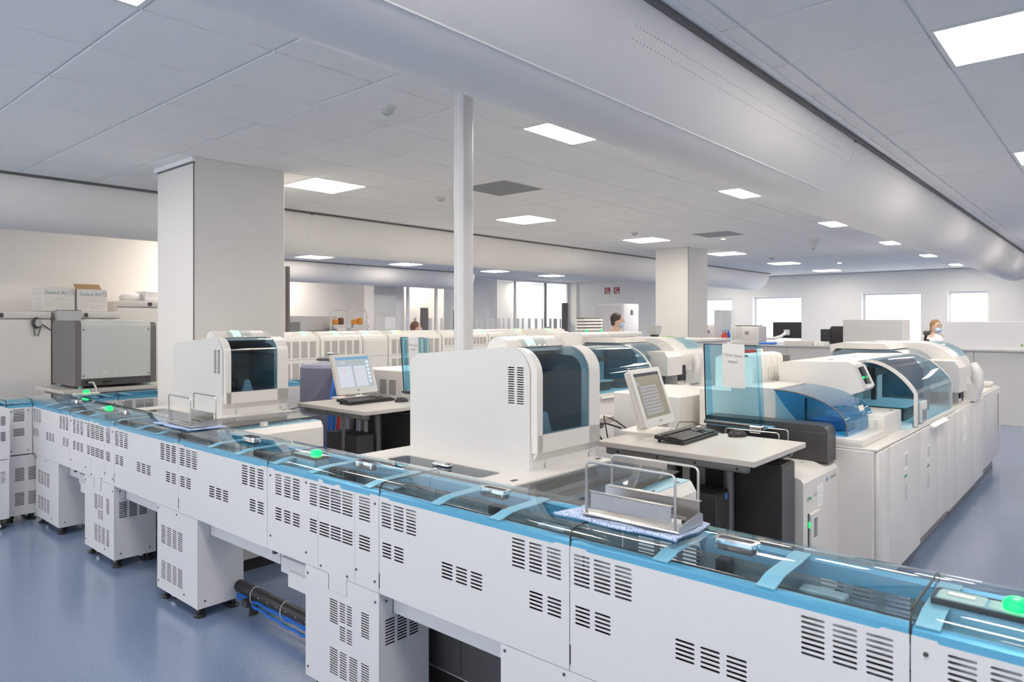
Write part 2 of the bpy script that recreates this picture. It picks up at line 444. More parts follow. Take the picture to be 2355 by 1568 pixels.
wall('wall_sign', MB().box(19.2, 10.5, 0, 19.4, 14.2, CEIL).box(19.4, 10.5, 0, 20.3, 10.65, CEIL).box(19.14, 13.85, 0, 19.2, 14.2, CEIL), 'wall_paint', 'white wall carrying two red fire safety signs')
# rear wall and right wall (out of view, daylight comes in through the rear windows)
RW = [(-3.2, -0.6), (0.2, 2.8), (3.6, 6.2), (6.8, 8.9)]
wall('wall_rear', MB().sheet([(-4, 0), (9.35, 0), (9.35, CEIL), (-4, CEIL)], [[(a, 0.9), (b, 0.9), (b, 2.5), (a, 2.5)] for a, b in RW], 'x', -3.3, 0.3), 'wall_paint', 'white rear wall with wide windows')
for i, (a, b) in enumerate(RW):
    window('window_%d' % (i+5), 'x', -3.2, a, b, 0.9, 2.5, 'wide daylight window in the rear wall', 2)
wall('wall_right', MB().box(-3.3, -4.15, 0, 20.6, -4, CEIL), 'wall_paint', 'plain white side wall of the laboratory')

# ceiling tiles
LIGHTS = []
for k, y in enumerate((0.07, 2.47, 5.47)): LIGHTS.append((-2.42, y, 'J', k))  # unseen panels added behind the camera to brighten the foreground
for k in range(6): LIGHTS.append((0.58+3*k, 0.07, 'A', k))
for k in range(7): LIGHTS.append((0.58+3*k, 2.47, 'B', k))
for k in range(7): LIGHTS.append((0.58+3*k, 5.47, 'C', k))
for k, x in enumerate((7.78, 10.18, 13.18, 15.58)): LIGHTS.append((x, 12.07, 'D', k))
for k, x in enumerate((-1.82, 4.18)): LIGHTS.append((x, 8.47, 'E', k))
for k, x in enumerate((6.58, 9.58, 12.58, 15.58, 18.58)): LIGHTS.append((x, 8.47, 'F', k))  # panels added behind the duct to lift the far area
for k in range(7): LIGHTS.append((0.58+3*k, -2.33, 'G', k))  # out-of-frame row added to brighten the far wall and side faces
for k, (x, y) in enumerate(((6.58, 14.47), (8.98, 14.47), (13.18, 15.07), (15.58, 15.07), (17.98, 15.07))): LIGHTS.append((x, y, 'H', k))  # panels added to lighten the dim corridor end and glazed area
VENTS = [(4.78, 4.27), (9.58, 4.27)]
taken = {(round((x-0.58)/0.6), round((y-0.07)/0.6)) for x, y, *_ in LIGHTS} | {(round((x-0.58)/0.6), round((y-0.07)/0.6)) for x, y in VENTS}
cells = []
for i in range(-6, 33):
    for j in range(-7, 27):
        if (i, j) in taken: continue
        x, y = 0.58+0.6*i, 0.07+0.6*j
        if x < -3 or y < -4 or x+0.6 > 20.35: continue
        if y+0.6 > 9.4 and x < 5.2: continue
        if y > 15.0: continue
        p = proj(x+0.3, y+0.3, CEIL)
        vis = p is not None and -150 < p[0] < 2500 and -160 < p[1] < 738
        if y+0.001 > 1.45 and y+0.6 < 2.3: vis = False
        cells.append((p[2] if vis else 1e3, x, y))
cells.sort()
tm = MB().rbox(0.008, 0.008, 0, 0.592, 0.592, 0.012, 0.002, 1).mesh('ceiling_tile', 'ceiling_tile', False)
rest = MB()
for n, (d, x, y) in enumerate(cells):
    if n < 300 and d < 900:
        o = bpy.data.objects.new('ceiling_tile', tm); COL.objects.link(o); o.parent = ceil; o.location = (x, y, CEIL)
    else: rest.box(x+0.008, y+0.008, CEIL, x+0.592, y+0.592, CEIL+0.012)
o = part('distant_ceiling_tiles', rest, 'ceiling_tile', ceil, kind='stuff', smooth=False)

# LED panels
fm = MB().sheet([(0, 0), (0.596, 0), (0.596, 0.596), (0, 0.596)], [[(0.022, 0.022), (0.574, 0.022), (0.574, 0.574), (0.022, 0.574)]], 'z', 0, 0.016).mesh('frame', 'led_frame', False)
dm = MB().box(0.018, 0.018, 0.005, 0.578, 0.578, 0.014).mesh('diffuser', 'led', False)
ORD = ['nearest', 'second nearest', 'third nearest', 'fourth nearest', 'fifth nearest', 'sixth nearest', 'farthest']
ROWL = {'A': 'on the outer side of the large duct', 'B': 'along the inner side of the large duct', 'C': 'in line with the square columns',
        'D': 'in the back corridor', 'E': 'above the freezers', 'F': 'of the unseen added row behind the middle duct', 'J': 'of the unseen added panels beside the rear windows', 'G': 'of the added row beside the plain side wall', 'H': 'of the added panels at the back of the corridor behind the glass'}
for x, y, r, k in LIGHTS:
    t = thing('ceiling_light', 'square glowing ceiling panel, %s %s' % (ORD[k], ROWL[r]), 'ceiling light', (x+0.002, y+0.002, CEIL-0.002), group='square LED ceiling panels')
    for nm, me in (('frame', fm), ('diffuser', dm)):
        o = bpy.data.objects.new(nm, me); COL.objects.link(o); o.parent = t
for i, (x, y) in enumerate(VENTS):
    t = thing('ceiling_vent', ['grey perforated ceiling vent tile beside the slim white pole', 'grey perforated ceiling vent tile in front of the far column'][i], 'vent', (x, y, CEIL), group='grey ceiling vent tiles')
    part('perforated_plate', MB().rbox(0.01, 0.01, -0.004, 0.59, 0.59, 0.006, 0.003, 1), 'vent_grey', t, local=True)
    part('frame', MB().sheet([(0, 0), (0.598, 0), (0.598, 0.598), (0, 0.598)], [[(0.012, 0.012), (0.586, 0.012), (0.586, 0.586), (0.012, 0.586)]], 'z', -0.003, 0.01), 'ceiling_grid', t, local=True)

# round fabric air ducts
def duct(yc, x0, x1, r, joints, label, zipang=None, dots=False, blunt=True):
    t = thing('air_duct', label, 'air duct', (x0, yc, CEIL))
    zc = CEIL-0.022
    ang = [180+180*i/24 for i in range(25)]
    js = [x0]+[j for j in joints if x0 < j < x1]+[x1]
    for a, b in zip(js[:-1], js[1:]):
        xs = [(a+0.004, r), (b-0.004, r)]
        if b == x1 and blunt:
            xs = [(a+0.004, r)]+[(x1-0.5+0.5*math.sin(q*PI/2/8), r*max(0.12, math.cos(q*PI/2/8)**0.6)) for q in range(9)]
        vs = []; fs = []
        for x, rr in xs:
            for q in ang: vs.append((x, yc+rr*math.cos(math.radians(q)), zc+rr*math.sin(math.radians(q))))
        for k in range(len(xs)-1):
            for i in range(24): fs.append((k*25+i, k*25+i+1, (k+1)*25+i+1, (k+1)*25+i))
        fs.append(tuple(range((len(xs)-1)*25, len(xs)*25)))
        m = MB().add(vs, fs)
        part('fabric_section', m, 'duct_fabric', t)
    for j in joints:
        if x0 < j < x1:
            pts = [(j, yc+(r+0.002)*math.cos(math.radians(q)), zc+(r+0.002)*math.sin(math.radians(q))) for q in ang]
            pr = [(yc+(r+.0015)*math.cos(math.radians(q)), zc+(r+.0015)*math.sin(math.radians(q))) for q in ang]
            part('joint_ring', MB().ribbon(pr, 'x', j-.014, j+.014, .002), 'duct_seam', t)
            part('clip', MB().box(j-0.02, yc-r-0.012, zc-0.012, j+0.02, yc-r+0.01, zc+0.012), 'rail_dark', t)
    for s in (-1, 1):
        part('rail', MB().box(x0, yc+s*r-0.022, zc-0.004, x1-0.3, yc+s*r+0.012, CEIL-0.001), 'rail_dark', t)
        part('rail_flange', MB().box(x0, yc+s*(r+0.055)-0.018, CEIL-0.006, x1-0.3, yc+s*(r+0.055)+0.018, CEIL-0.001), 'ceiling_grid', t)
    if zipang:
        pts = []
        rr = r+0.001
        part('seam', MB().box(x0, yc+rr*math.cos(math.radians(zipang))-0.003, zc+rr*math.sin(math.radians(zipang))-0.003, joints[1] if len(joints) > 1 else x1-0.6,
             yc+rr*math.cos(math.radians(zipang))+0.003, zc+rr*math.sin(math.radians(zipang))+0.003), 'duct_seam', t)
    if dots:
        d = MB()
        for q in (196, 203):
            for i in range(110):
                x = 2.4+i*0.028
                p = Vector((x, yc+(r+0.0008)*math.cos(math.radians(q)), zc+(r+0.0008)*math.sin(math.radians(q))))
                nn = Vector((0, math.cos(math.radians(q)), math.sin(math.radians(q)))); tt = Vector((0, -nn.z, nn.y))
                vs = [p+Vector((1, 0, 0))*0.003*math.cos(k*PI/3)+tt*0.003*math.sin(k*PI/3) for k in range(6)]
                d.add(vs, [tuple(range(6))])
        part('air_holes', d, 'rail_dark', t, kind='stuff')
    return t
duct(1.83, -2.9, 19.2, 0.398, [0.25, 5.3, 10.35, 15.4], 'large round white fabric air duct running overhead past the slim pole', 238, True)
duct(7.68, -2.9, 19.2, 0.43, [-0.5, 4.7, 9.9, 15.0], 'middle white fabric air duct running behind the two square columns')
duct(13.62, 5.4, 13.6, 0.42, [9.5], 'far white fabric air duct above the back corridor', blunt=False)

# columns and pole
def column(x0, y0, x1, y1, label, cap=False):
    t = thing('column', label, 'column', ((x0+x1)/2, (y0+y1)/2, 0), kind='structure')
    top = CEIL
    part('shaft', MB().rbox(x0, y0, 0, x1, y1, top, 0.004, 1), 'column_paint', t)
    part('corner_joint', MB().box(x0-0.0015, y0-0.0015, 0.0, x0+0.006, y0+0.006, top), 'rail_dark', t)
    if cap:
        part('gap_shade', MB().box(x0-0.002, y0, CEIL-0.05, x0+0.01, y1, CEIL-0.036), 'rail_dark', t)  # dark strip on the shaft, painted in as the shade of a gap
        part('cap_trim', MB().box(x0-0.016, y0-0.004, CEIL-0.036, x0+0.01, y1+0.03, CEIL-0.001), 'ceiling_grid', t)
    return t
column(2.51, 5.51, 3.30, 6.18, 'wide grey-white square column behind the left analyser hood', True)
column(11.2, 5.72, 11.95, 6.36, 'far square white column beside the bottle rack')
t = thing('service_pole', 'slim white aluminium service pole behind the large analyser hood', 'pole', (2.78, 2.79, 0))
part('profile', MB().prism(rrect(2.735, 2.745, 2.82, 2.825, 0.012), 'z', 0, CEIL), 'unit_white', t)
part('groove', MB().box(2.7335, 2.778, 0.9, 2.737, 2.784, CEIL).box(2.7335, 2.806, 0.9, 2.737, 2.810, CEIL), 'duct_seam', t)
part('ceiling_collar', MB().sheet(rrect(2.70, 2.71, 2.855, 2.86, 0.01), [rrect(2.734, 2.744, 2.821, 2.826, 0.012)], 'z', CEIL-0.006, 0.006), 'ceiling_grid', t)

# small ceiling devices
def device(px, py, r, label, kind='dome'):
    t = thing('smoke_detector' if kind == 'dome' else ('ceiling_speaker' if kind == 'cone' else 'ceiling_spotlight'), label, 'detector' if kind == 'dome' else ('speaker' if kind == 'cone' else 'ceiling light'), (px, py, CEIL))
    if kind == 'dome':
        part('base', MB().lathe([(r, 0), (r, -0.012), (r*0.85, -0.016)], n=20), 'plastic_white', t, local=True)
        part('sensor', MB().lathe([(r*0.7, -0.016), (r*0.62, -0.035), (r*0.35, -0.046)], n=20), 'grey_panel', t, local=True)
    elif kind == 'cone':
        part('cone', MB().lathe([(r, 0), (r*0.7, -0.03), (r*0.3, -0.09), (r*0.22, -0.13)], n=20), 'plastic_white', t, local=True)
        part('tip', MB().ball((0, 0, -0.13), r*0.22), 'grey_panel', t, local=True)
    else:
        part('ring', MB().lathe([(r, 0), (r, -0.01), (r*0.8, -0.012)], n=20), 'plastic_white', t, local=True)
        part('lamp', MB().ball((0, 0, -0.008), r*0.7, r*0.7, 0.012), 'spot_lamp', t, local=True)
device(2.70, 3.36, 0.055, 'round white motion sensor between ceiling tiles left of the slim pole')
device(5.02, 5.97-0.6, 0.06, 'small white smoke detector with a dark underside between two glowing panels')
device(8.9, 5.4, 0.05, 'tiny smoke detector above the fire safety signs')
device(11.6, 3.75, 0.13, 'white cone shaped ceiling speaker in front of the far windows', 'cone')
device(10.4, 4.72, 0.05, 'tiny glowing spotlight beside the far grey vent tile', 'spot')
device(16.4, 4.75, 0.07, 'tiny glowing spotlight near the far wall', 'spot')
device(14.2, 5.4, 0.07, 'small smoke detector beside the glowing panel past the far column')

# ================================================================== conveyor track
TX0, TX1 = 1.72, 2.04      # front panel plane, back of the track
PZ0, PZ1 = 0.54, 0.912
SH, SP = 0.0066, 0.0124    # slot height, pitch
UP, LO = 0.898, 0.744      # tops of the upper / lower slot blocks
def p_holes(y):            # y: left (high) seam of the module; returns slot outlines in (y,z)
    H = []
    for a, b in ((.015, .074), (.088, .147), (.161, .218), (.687, .742), (.759, .813), (.831, .887)): H += slots(y-b, y-a, UP, 8, SP, SH)
    for a, b in ((.020, .075), (.091, .147), (.354, .411), (.427, .482), (.499, .554), (.760, .815), (.833, .888)): H += slots(y-b, y-a, LO, 5, SP, SH)
    return H
def notch(y0, y1, z0=PZ0, z1=PZ1):    # panel outline with raised end tabs
    e = 0.006; tb = 0.055
    return [(y0, z0), (y1, z0), (y1, z1+e), (y1-tb, z1+e), (y1-tb-0.008, z1), (y0+tb+0.008, z1), (y0+tb, z1+e), (y0, z1+e)]
COVER = [(1.722, .908), (1.722, .942), (1.725, .953), (1.732, .963), (1.743, .969), (1.76, .973), (2.018, .973), (2.03, .970), (2.037, .962), (2.039, .95), (2.039, .935)][::-1]
def cover_prof(): return COVER
SCREW = MB().lathe([(0.0052, 0.0), (0.0052, -0.0025), (0.003, -0.004)], n=10, axis='x').mesh('screw', 'dark_grey')
SCREWY = MB().lathe([(0.0052, 0.0), (0.0052, -0.0025), (0.003, -0.004)], n=10, axis='y').mesh('screw', 'dark_grey')
def screw(parent, x, y, z, me=None):
    o = bpy.data.objects.new('screw', me or SCREW); COL.objects.link(o); o.parent = parent
    p = parent; off = Vector((x, y, z))
    while p is not None: off = off-Vector(p.location); p = p.parent
    o.location = off
def track_common(t, y0, y1, straps, handle=None):
    part('base_tray', MB().box(1.79, y0+0.004, 0.445, 1.985, y1-0.004, 0.56).box(1.735, y0+0.004, 0.56, 2.02, y1-0.004, 0.575), 'coated_white', t, smooth=False)
    part('inner_floor', MB().box(1.74, y0+0.006, 0.770, 2.02, y1-0.006, 0.778), 'inner_grey', t, smooth=False)
    part('inner_shade_block', MB().box(1.78, y0+0.01, 0.60, 1.99, y1-0.01, 0.76), 'dark_void', t, smooth=False)  # solid dark block puts shade behind the front slots
    part('rear_panel', MB().sheet([(y0+0.002, PZ0), (y1-0.002, PZ0), (y1-0.002, PZ1+0.02), (y0+0.002, PZ1+0.02)],
         sum([slots(y0+a, y0+a+.06, UP+0.01, 7, SP, SH) for a in (.06, .14, .22, y1-y0-.28, y1-y0-.20, y1-y0-.12)], []), 'x', 2.018, 0.002), 'coated_white', t, smooth=False)
    b = MB().prism([(1.7225, .900), (1.7225, .930), (1.738, .934), (1.772, .928), (1.772, .900)], 'y', y0+0.003, y1-0.003)
    fr = part('blue_rail', b, 'blue_frame', t)
    part('blue_rail', MB().prism([(1.985, .905), (1.985, .945), (2.016, .950), (2.016, .905)], 'y', y0+0.003, y1-0.003), 'blue_frame', t)
    for y in straps:
        pr = [(1.735, .934), (1.76, .938), (1.80, .947), (1.85, .949), (1.93, .949), (1.97, .952), (2.01, .953)]
        part('cross_strap', MB().ribbon(pr, 'y', y-0.024, y+0.024, 0.003), 'pale_blue', t)
    for x in (1.80, 1.885):
        part('belt', MB().box(x, y0+0.004, 0.838, x+0.05, y1-0.004, 0.846).box(x+0.004, y0+0.004, 0.80, x+0.046, y1-0.004, 0.838), 'belt', t, smooth=False)
    for x in (1.792, 1.86, 1.945):
        part('guide_rail', MB().box(x, y0+0.004, 0.81, x+0.004, y1-0.004, 0.868), 'steel', t, smooth=False)
    part('motor_box', MB().rbox(1.955, y0+0.2, 0.79, 2.0, y0+0.32, 0.875, 0.004, 1), 'inner_grey', t)
    part('bracket', MB().rbox(1.955, y0+0.52, 0.79, 1.995, y0+0.56, 0.90, 0.003, 1), 'dark_grey', t)
    cv = part('cover', MB().ribbon(COVER, 'y', y0+0.0025, y1-0.0025, 0.003), 'cover_glass', t, label='clear blue-tinted lid')
    part('gasket', MB().ribbon(COVER, 'y', y0-0.0020, y0+0.0020, 0.0045), 'black_plastic', t)
    if handle:
        h = part('handle', MB().sheet(rrect(1.878, handle-0.062, 1.928, handle+0.062, 0.014), [rrect(1.890, handle-0.050, 1.916, handle+0.050, 0.008)], 'z', 0.9735, 0.013), 'chrome', t, label='chrome grip ring')
        part('recess', MB().rbox(1.888, handle-0.052, 0.952, 1.918, handle+0.052, 0.979, 0.003, 1), 'black_plastic', h)
def p_module(y0, y1, label):
    t = thing('track_module', label, 'conveyor', (1.88, (y0+y1)/2, 0), group='plain conveyor track modules')
    sc = (y1-y0)/0.92
    H = [[(y1-(y1-u)*sc, v) for u, v in h] for h in p_holes(y1)]
    part('front_panel', MB().sheet(notch(y0+0.0015, y1-0.0015), H, 'x', TX0, 0.002), 'coated_white', t, smooth=False)
    part('hinge', MB().box(1.7185, y1-0.004, 0.56, 1.726, y1-0.0005, 0.62), 'black_plastic', t)
    track_common(t, y0, y1, [y0+0.325, y0+0.62], (y0+y1)/2+0.012)
    return t
def lampbox(t, y):
    """white plate with a latch and a green dome lamp at the track centre"""
    b = part('lamp_box', MB().rbox(1.845, y-0.10, 0.86, 1.925, y+0.10, 0.966, 0.004, 1), 'pale_blue', t)
    part('rim', MB().sheet(rrect(1.842, y-0.103, 1.928, y+0.103, 0.008), [rrect(1.849, y-0.096, 1.921, y+0.096, 0.006)], 'z', 0.955, 0.013), 'black_plastic', b)
    part('plate', MB().prism(rrect(1.852, y+0.0, 1.918, y+0.092, 0.008), 'z', 0.966, 0.9695), 'plastic_cream', b)
    part('plate', MB().prism(rrect(1.858, y-0.094, 1.912, y-0.006, 0.008), 'z', 0.966, 0.9695), 'plastic_cream', b)
    part('latch', MB().rbox(1.878, y+0.02, 0.969, 1.892, y+0.075, 0.9745, 0.002, 1), 'plastic_white', b)
    part('green_lamp', MB().lathe([(0.026, 0.966), (0.026, 0.980), (0.022, 0.990), (0.012, 0.995)], (1.885, y-0.055, 0), 18), 'green_lamp', b, label='glowing green signal lamp')
def s_module(y0, y1, label, lamp, full=True):
    t = thing('track_switch_module', label, 'conveyor', (1.88, (y0+y1)/2, 0), group='conveyor switch modules with green lamps')
    def blocks(cols, y=y1):
        H = []
        for a, b in cols: H += slots(y-b, y-a, UP, 8, SP, SH)+slots(y-b, y-a, LO, 5, SP, SH)
        return H
    a1, a2 = y1-.417, y1-.675
    part('front_panel', MB().sheet([(a1+0.001, PZ0), (y1-0.0015, PZ0), (y1-0.0015, PZ1+.006), (y1-.05, PZ1+.006), (y1-.055, PZ1), (a1+0.001, PZ1)],
         blocks(((.07, .123), (.145, .199), (.217, .273), (.351, .407))), 'x', TX0, 0.002), 'coated_white', t, smooth=False)
    d1, d2 = y1-.491, y1-.619
    part('front_panel', MB().sheet([(a2+0.0008, PZ0), (d2, PZ0), (d2, .471), (d1, .471), (d1, PZ0), (a1-0.0008, PZ0), (a1-0.0008, PZ1+.012), (a1-.03, PZ1+.012), (a1-.034, PZ1), (a1-.12, PZ1), (a1-.125, PZ1+.008), (a1-.155, PZ1+.008), (a1-.16, PZ1-.004), (a2+0.0008, PZ1-.004)],
         blocks(((.424, .497), (.506, .580), (.589, .660))), 'x', TX0, 0.002), 'coated_white', t, smooth=False)
    part('front_panel', MB().sheet([(y0+0.0015, PZ0), (a2-0.0008, PZ0), (a2-0.0008, PZ1-.004), (y0+.06, PZ1-.004), (y0+.055, PZ1+.006), (y0+0.0015, PZ1+.006)],
         blocks(((.701, .774),)), 'x', TX0, 0.002), 'coated_white', t, smooth=False)
    for y, z in ((y1-.03, .885), (y1-.325, .895), (y1-.03, .605), (y1-.325, .59), (a1-.02, .558), (d2-.005, .556), (a2-.01, .60), (y0+.025, .885), (y0+.025, .58)):
        screw(t, TX0, y, z)
    track_common(t, y0, y1, [y1-0.03, y1-0.33, y0+0.10], y0+0.315 if full else None)
    lampbox(t, y1-lamp+.055)
    return t
s_module(-0.477, 0.353, 'conveyor switch module cut off at the lower edge corner of the picture', .173)
p_module(0.353, 1.27, 'conveyor module carrying the large wire rack and cloth')
p_module(1.27, 2.19, 'conveyor module in front of the large analyser hood')
s_module(2.19, 3.02, 'stepped conveyor switch module with green lamp left of the large hood deck', .15)
p_module(3.02, 3.96, 'conveyor module in front of the left desk and its computer tower')
p_module(3.96, 4.90, 'conveyor module carrying the small wire rack')
s_module(4.90, 5.74, 'far conveyor switch module with green lamp before the corner', .275)
p_module(5.74, 6.615, 'last conveyor module of the long run, at the corner')

# cross track along X at the far end
def cross_track(x0, x1, label, vents, lamp=None, shade=False):
    t = thing('cross_track_module', label, 'conveyor', ((x0+x1)/2, 6.78, 0), group='conveyor modules of the crossing track')
    H = sum([slots(a, a+.075, z, n, SP, SH) for a, z, n in vents], [])
    part('front_panel', MB().sheet([(x0+.0015, PZ0), (x1-.0015, PZ0), (x1-.0015, PZ1), (x0+.0015, PZ1)], H, 'y', 6.62, 0.002), 'coated_white', t, smooth=False)
    part('rear_panel', MB().box(x0, 6.93, PZ0, x1, 6.932, PZ1), 'coated_white', t, smooth=False)
    part('base_tray', MB().box(x0+.004, 6.69, .445, x1-.004, 6.88, .575), 'coated_white', t, smooth=False)
    part('inner_shade_block', MB().box(x0+.01, 6.66, .60, x1-.01, 6.91, .80), 'dark_void', t, smooth=False)  # dark block, paints the unlit inside of the module
    part('belt', MB().box(x0+.004, 6.72, .81, x1-.004, 6.77, .846), 'belt', t, smooth=False)
    part('belt', MB().box(x0+.004, 6.80, .81, x1-.004, 6.85, .846), 'belt', t, smooth=False)
    part('blue_rail', MB().box(x0+.003, 6.623, .90, x1-.003, 6.665, .932), 'blue_frame', t)
    part('blue_rail', MB().box(x0+.003, 6.89, .905, x1-.003, 6.928, .948), 'blue_frame', t)
    for k in range(3):
        xx = x0+(x1-x0)*(0.12+0.36*k); part('cross_strap', MB().box(xx-.025, 6.64, .942, xx+.025, 6.92, .946), 'pale_blue', t)
    pr = [(p[0]-1.722+6.622, p[1]) for p in COVER]
    part('cover', MB().ribbon(pr, 'x', x0+.0025, x1-.0025, 0.003), 'cover_glass', t)
    part('gasket', MB().ribbon(pr, 'x', x1-.002, x1+.002, 0.0045), 'black_plastic', t)
    if lamp:
        part('lamp_base', MB().rbox(lamp-.1, 6.75, .955, lamp+.1, 6.82, .978, .004, 1), 'plastic_cream', t)
        part('green_lamp', MB().lathe([(.026, .978), (.026, .99), (.02, 1.0), (.01, 1.004)], (lamp, 6.785, 0), 18), 'green_lamp', t)
    for x, z in ((x0+.03, .885), (x0+.03, .57), (x1-.03, .885), (x1-.03, .57)): screw(t, x, 6.62, z, SCREWY)
    return t
cross_track(1.05, 1.545, 'rounded conveyor end module cut off at the picture edge', [(1.15, UP, 8), (1.15, LO, 5)])
cross_track(1.545, 1.72, 'narrow conveyor module beside the rounded end at the corner', [(1.59, UP, 8), (1.59, LO, 5)])
cross_track(2.04, 2.36, 'crossing conveyor module with green lamp below the grey instrument', [(2.10, UP, 6), (2.22, UP, 6)], 2.16)
cross_track(2.36, 3.3, 'crossing conveyor module running behind the wide square column', [(2.40, UP, 6), (2.50, UP, 6), (2.58, UP, 6)])
cross_track(3.3, 4.3, 'crossing conveyor module right of the wide square column', [(3.5, UP, 6)])
cross_track(4.3, 5.3, 'crossing conveyor module in front of the first vented analyser', [(4.4, UP, 6)])
cross_track(5.3, 6.3, 'crossing conveyor module behind the blue screen with note', [(5.4, UP, 6)])
# rounded end hood and the corner pedestal
t = thing('track_end_hood', 'rounded white conveyor end hood at the left picture edge', 'conveyor', (1.3, 6.55, 0))
part('shell', MB().prism(arc(1.50, .895, .04, 0, 90, 5)+[(1.2, .935), (1.2, .535), (1.54, .535)], 'y', 6.5, 6.617), 'coated_white', t)
for a in (1.44, 1.48):
    m = MB()
    for i in range(6): m.box(a, 6.4985, .86-i*.0124, a+.03, 6.502, .8665-i*.0124).box(a, 6.4985, .74-i*.0124, a+.03, 6.502, .7465-i*.0124)
    part('vent_slots', m, 'dark_void', t)
t = thing('corner_module', 'glazed conveyor corner module where the long run meets the crossing track', 'conveyor', (1.88, 6.78, 0))
part('corner_cover', MB().box(1.724, 6.62, .95, 2.037, 6.93, .973), 'cover_glass', t)
part('corner_body', MB().box(1.724, 6.62, .54, 2.037, 6.93, .86), 'coated_white', t)
part('blue_rail', MB().box(1.726, 6.622, .86, 2.035, 6.66, .93).box(1.726, 6.89, .86, 2.035, 6.928, .93), 'blue_frame', t)

# pedestals
FOOT = MB().lathe([(.030, 0), (.032, .008), (.026, .016), (.012, .022), (.010, .06)], n=16).mesh('levelling_foot', 'black_plastic')
WHEEL = MB().lathe([(.012, -.013), (.024, -.012), (.026, 0), (.024, .012), (.012, .013)], (0, 0, .026), 16, 'x').mesh('wheel', 'black_plastic')
HUB = MB().ball((-.013, 0, .026), .005, .014, .014, 12, 7).mesh('hub', 'chrome')
FORK = MB().rbox(-.016, -.012, .034, .016, .012, .062, .003, 1).mesh('caster_fork', 'dark_grey')
def feet(t, x0, y0, x1, y1):
    for x in (x0+.035, x1-.035):
        for y in (y0+.05, y1-.05):
            o = bpy.data.objects.new('levelling_foot', FOOT); COL.objects.link(o); o.parent = t; o.location = Vector((x, y, 0))-Vector(t.location)
    for x in (x0+.055, x1-.05):
        for y in (y0+.095, y1-.11):
            o = bpy.data.objects.new('caster', FORK); COL.objects.link(o); o.parent = t; o.location = Vector((x, y, 0))-Vector(t.location); o.rotation_euler = (0, 0, .5)
            for me in (WHEEL, HUB):
                q = bpy.data.objects.new(me.name.split('.')[0], me); COL.objects.link(q); q.parent = o
def pedestal(y0, y1, label, stepped=False, x0=TX0, x1=1.98):
    t = thing('track_pedestal', label, 'pedestal', ((x0+x1)/2, (y0+y1)/2, 0), group='white pedestals under the conveyor')
    z0, z1 = .058, .538
    H = []
    L = y1
    if not stepped:
        for a, b in ((.054, .112), (.128, .187), (.204, .254), (.270, .330)):
            H += slots(L-b, L-a, .428, 10, .0106, .0056)+slots(L-b, L-a, .226, 10, .0106, .0056)
        out = [(y0, z0), (y1, z0), (y1, z1), (y0, z1)]
    else:
        for a, b in ((.180, .238), (.395, .448)): H += slots(L-b, L-a, .437, 10, .0102, .0056)
        for a, b in ((.250, .290), (.299, .336)): H += slots(L-b, L-a, .437, 8, .0106, .0056)+slots(L-b, L-a, .340, 6, .0106, .0056)
        for a, b in ((.180, .238), (.250, .300), (.315, .372), (.395, .448)): H += slots(L-b, L-a, .234, 11, .0102, .0056)
        c0, c1 = L-.302, L-.174
        out = [(y0, z0), (y1, z0), (y1, z1), (c1, z1), (c1, .470), (c0, .470), (c0, z1), (y0, z1)]
    part('front_panel', MB().sheet(out, H, 'x', x0, 0.002), 'coated_white', t, smooth=False)
    SHo = sum([slots(x0+.03+k*.062, x0+.08+k*.062, .425, 9, .0118, .0066) for k in range(3)], []) if stepped else []
    part('side_panel', MB().sheet([(x0+.003, z0), (x1, z0), (x1, .443), (1.787, .443), (1.787, z1-.002), (x0+.003, z1-.002)], SHo, 'y', y0, .002), 'coated_white', t, smooth=False)
    part('side_panel', MB().box(x0+.003, y1-.002, z0, x1, y1, .443).box(x0+.003, y1-.002, .443, 1.787, y1, z1-.002), 'coated_white', t, smooth=False)
    part('rear_panel', MB().box(x1-.002, y0+.002, z0, x1, y1-.002, .443), 'coated_white', t, smooth=False)
    part('bottom_plate', MB().box(x0+.004, y0+.003, z0, x1-.003, y1-.003, z0+.004), 'coated_white', t, smooth=False)
    part('inner_shade_block', MB().box(x0+.03, y0+.03, z0+.01, x1-.02, y1-.03, .438), 'dark_void', t, smooth=False)  # dark filler so the pedestal slots read as shaded
    for y, z in ((y1-.018, .505 if stepped else .520), (y0+.022 if stepped else y1-.26, .500 if stepped else .522), (y1-.02, .10), (y0+.16, .10)): screw(t, x0, y, z)
    for x, z in ((x0+.04, .095), (x1-.04, .095)): screw(t, x, y0, z, SCREWY)
    if stepped: screw(t, x0+.035, y0, .50, SCREWY)
    feet(t, x0, y0, x1, y1)
    return t
pedestal(2.19, 2.70, 'stepped white pedestal nearest the camera beside the dark cabinet', True)
pedestal(4.90, 5.43, 'farther stepped white pedestal on levelling feet', True)
pedestal(3.73, 4.24, 'white pedestal with two slot blocks left of the black hose')
pedestal(5.98, 6.53, 'farthest white pedestal of the long run beside the corner')
pedestal(1.04, 1.551, 'white pedestal cut off by the bottom picture edge')
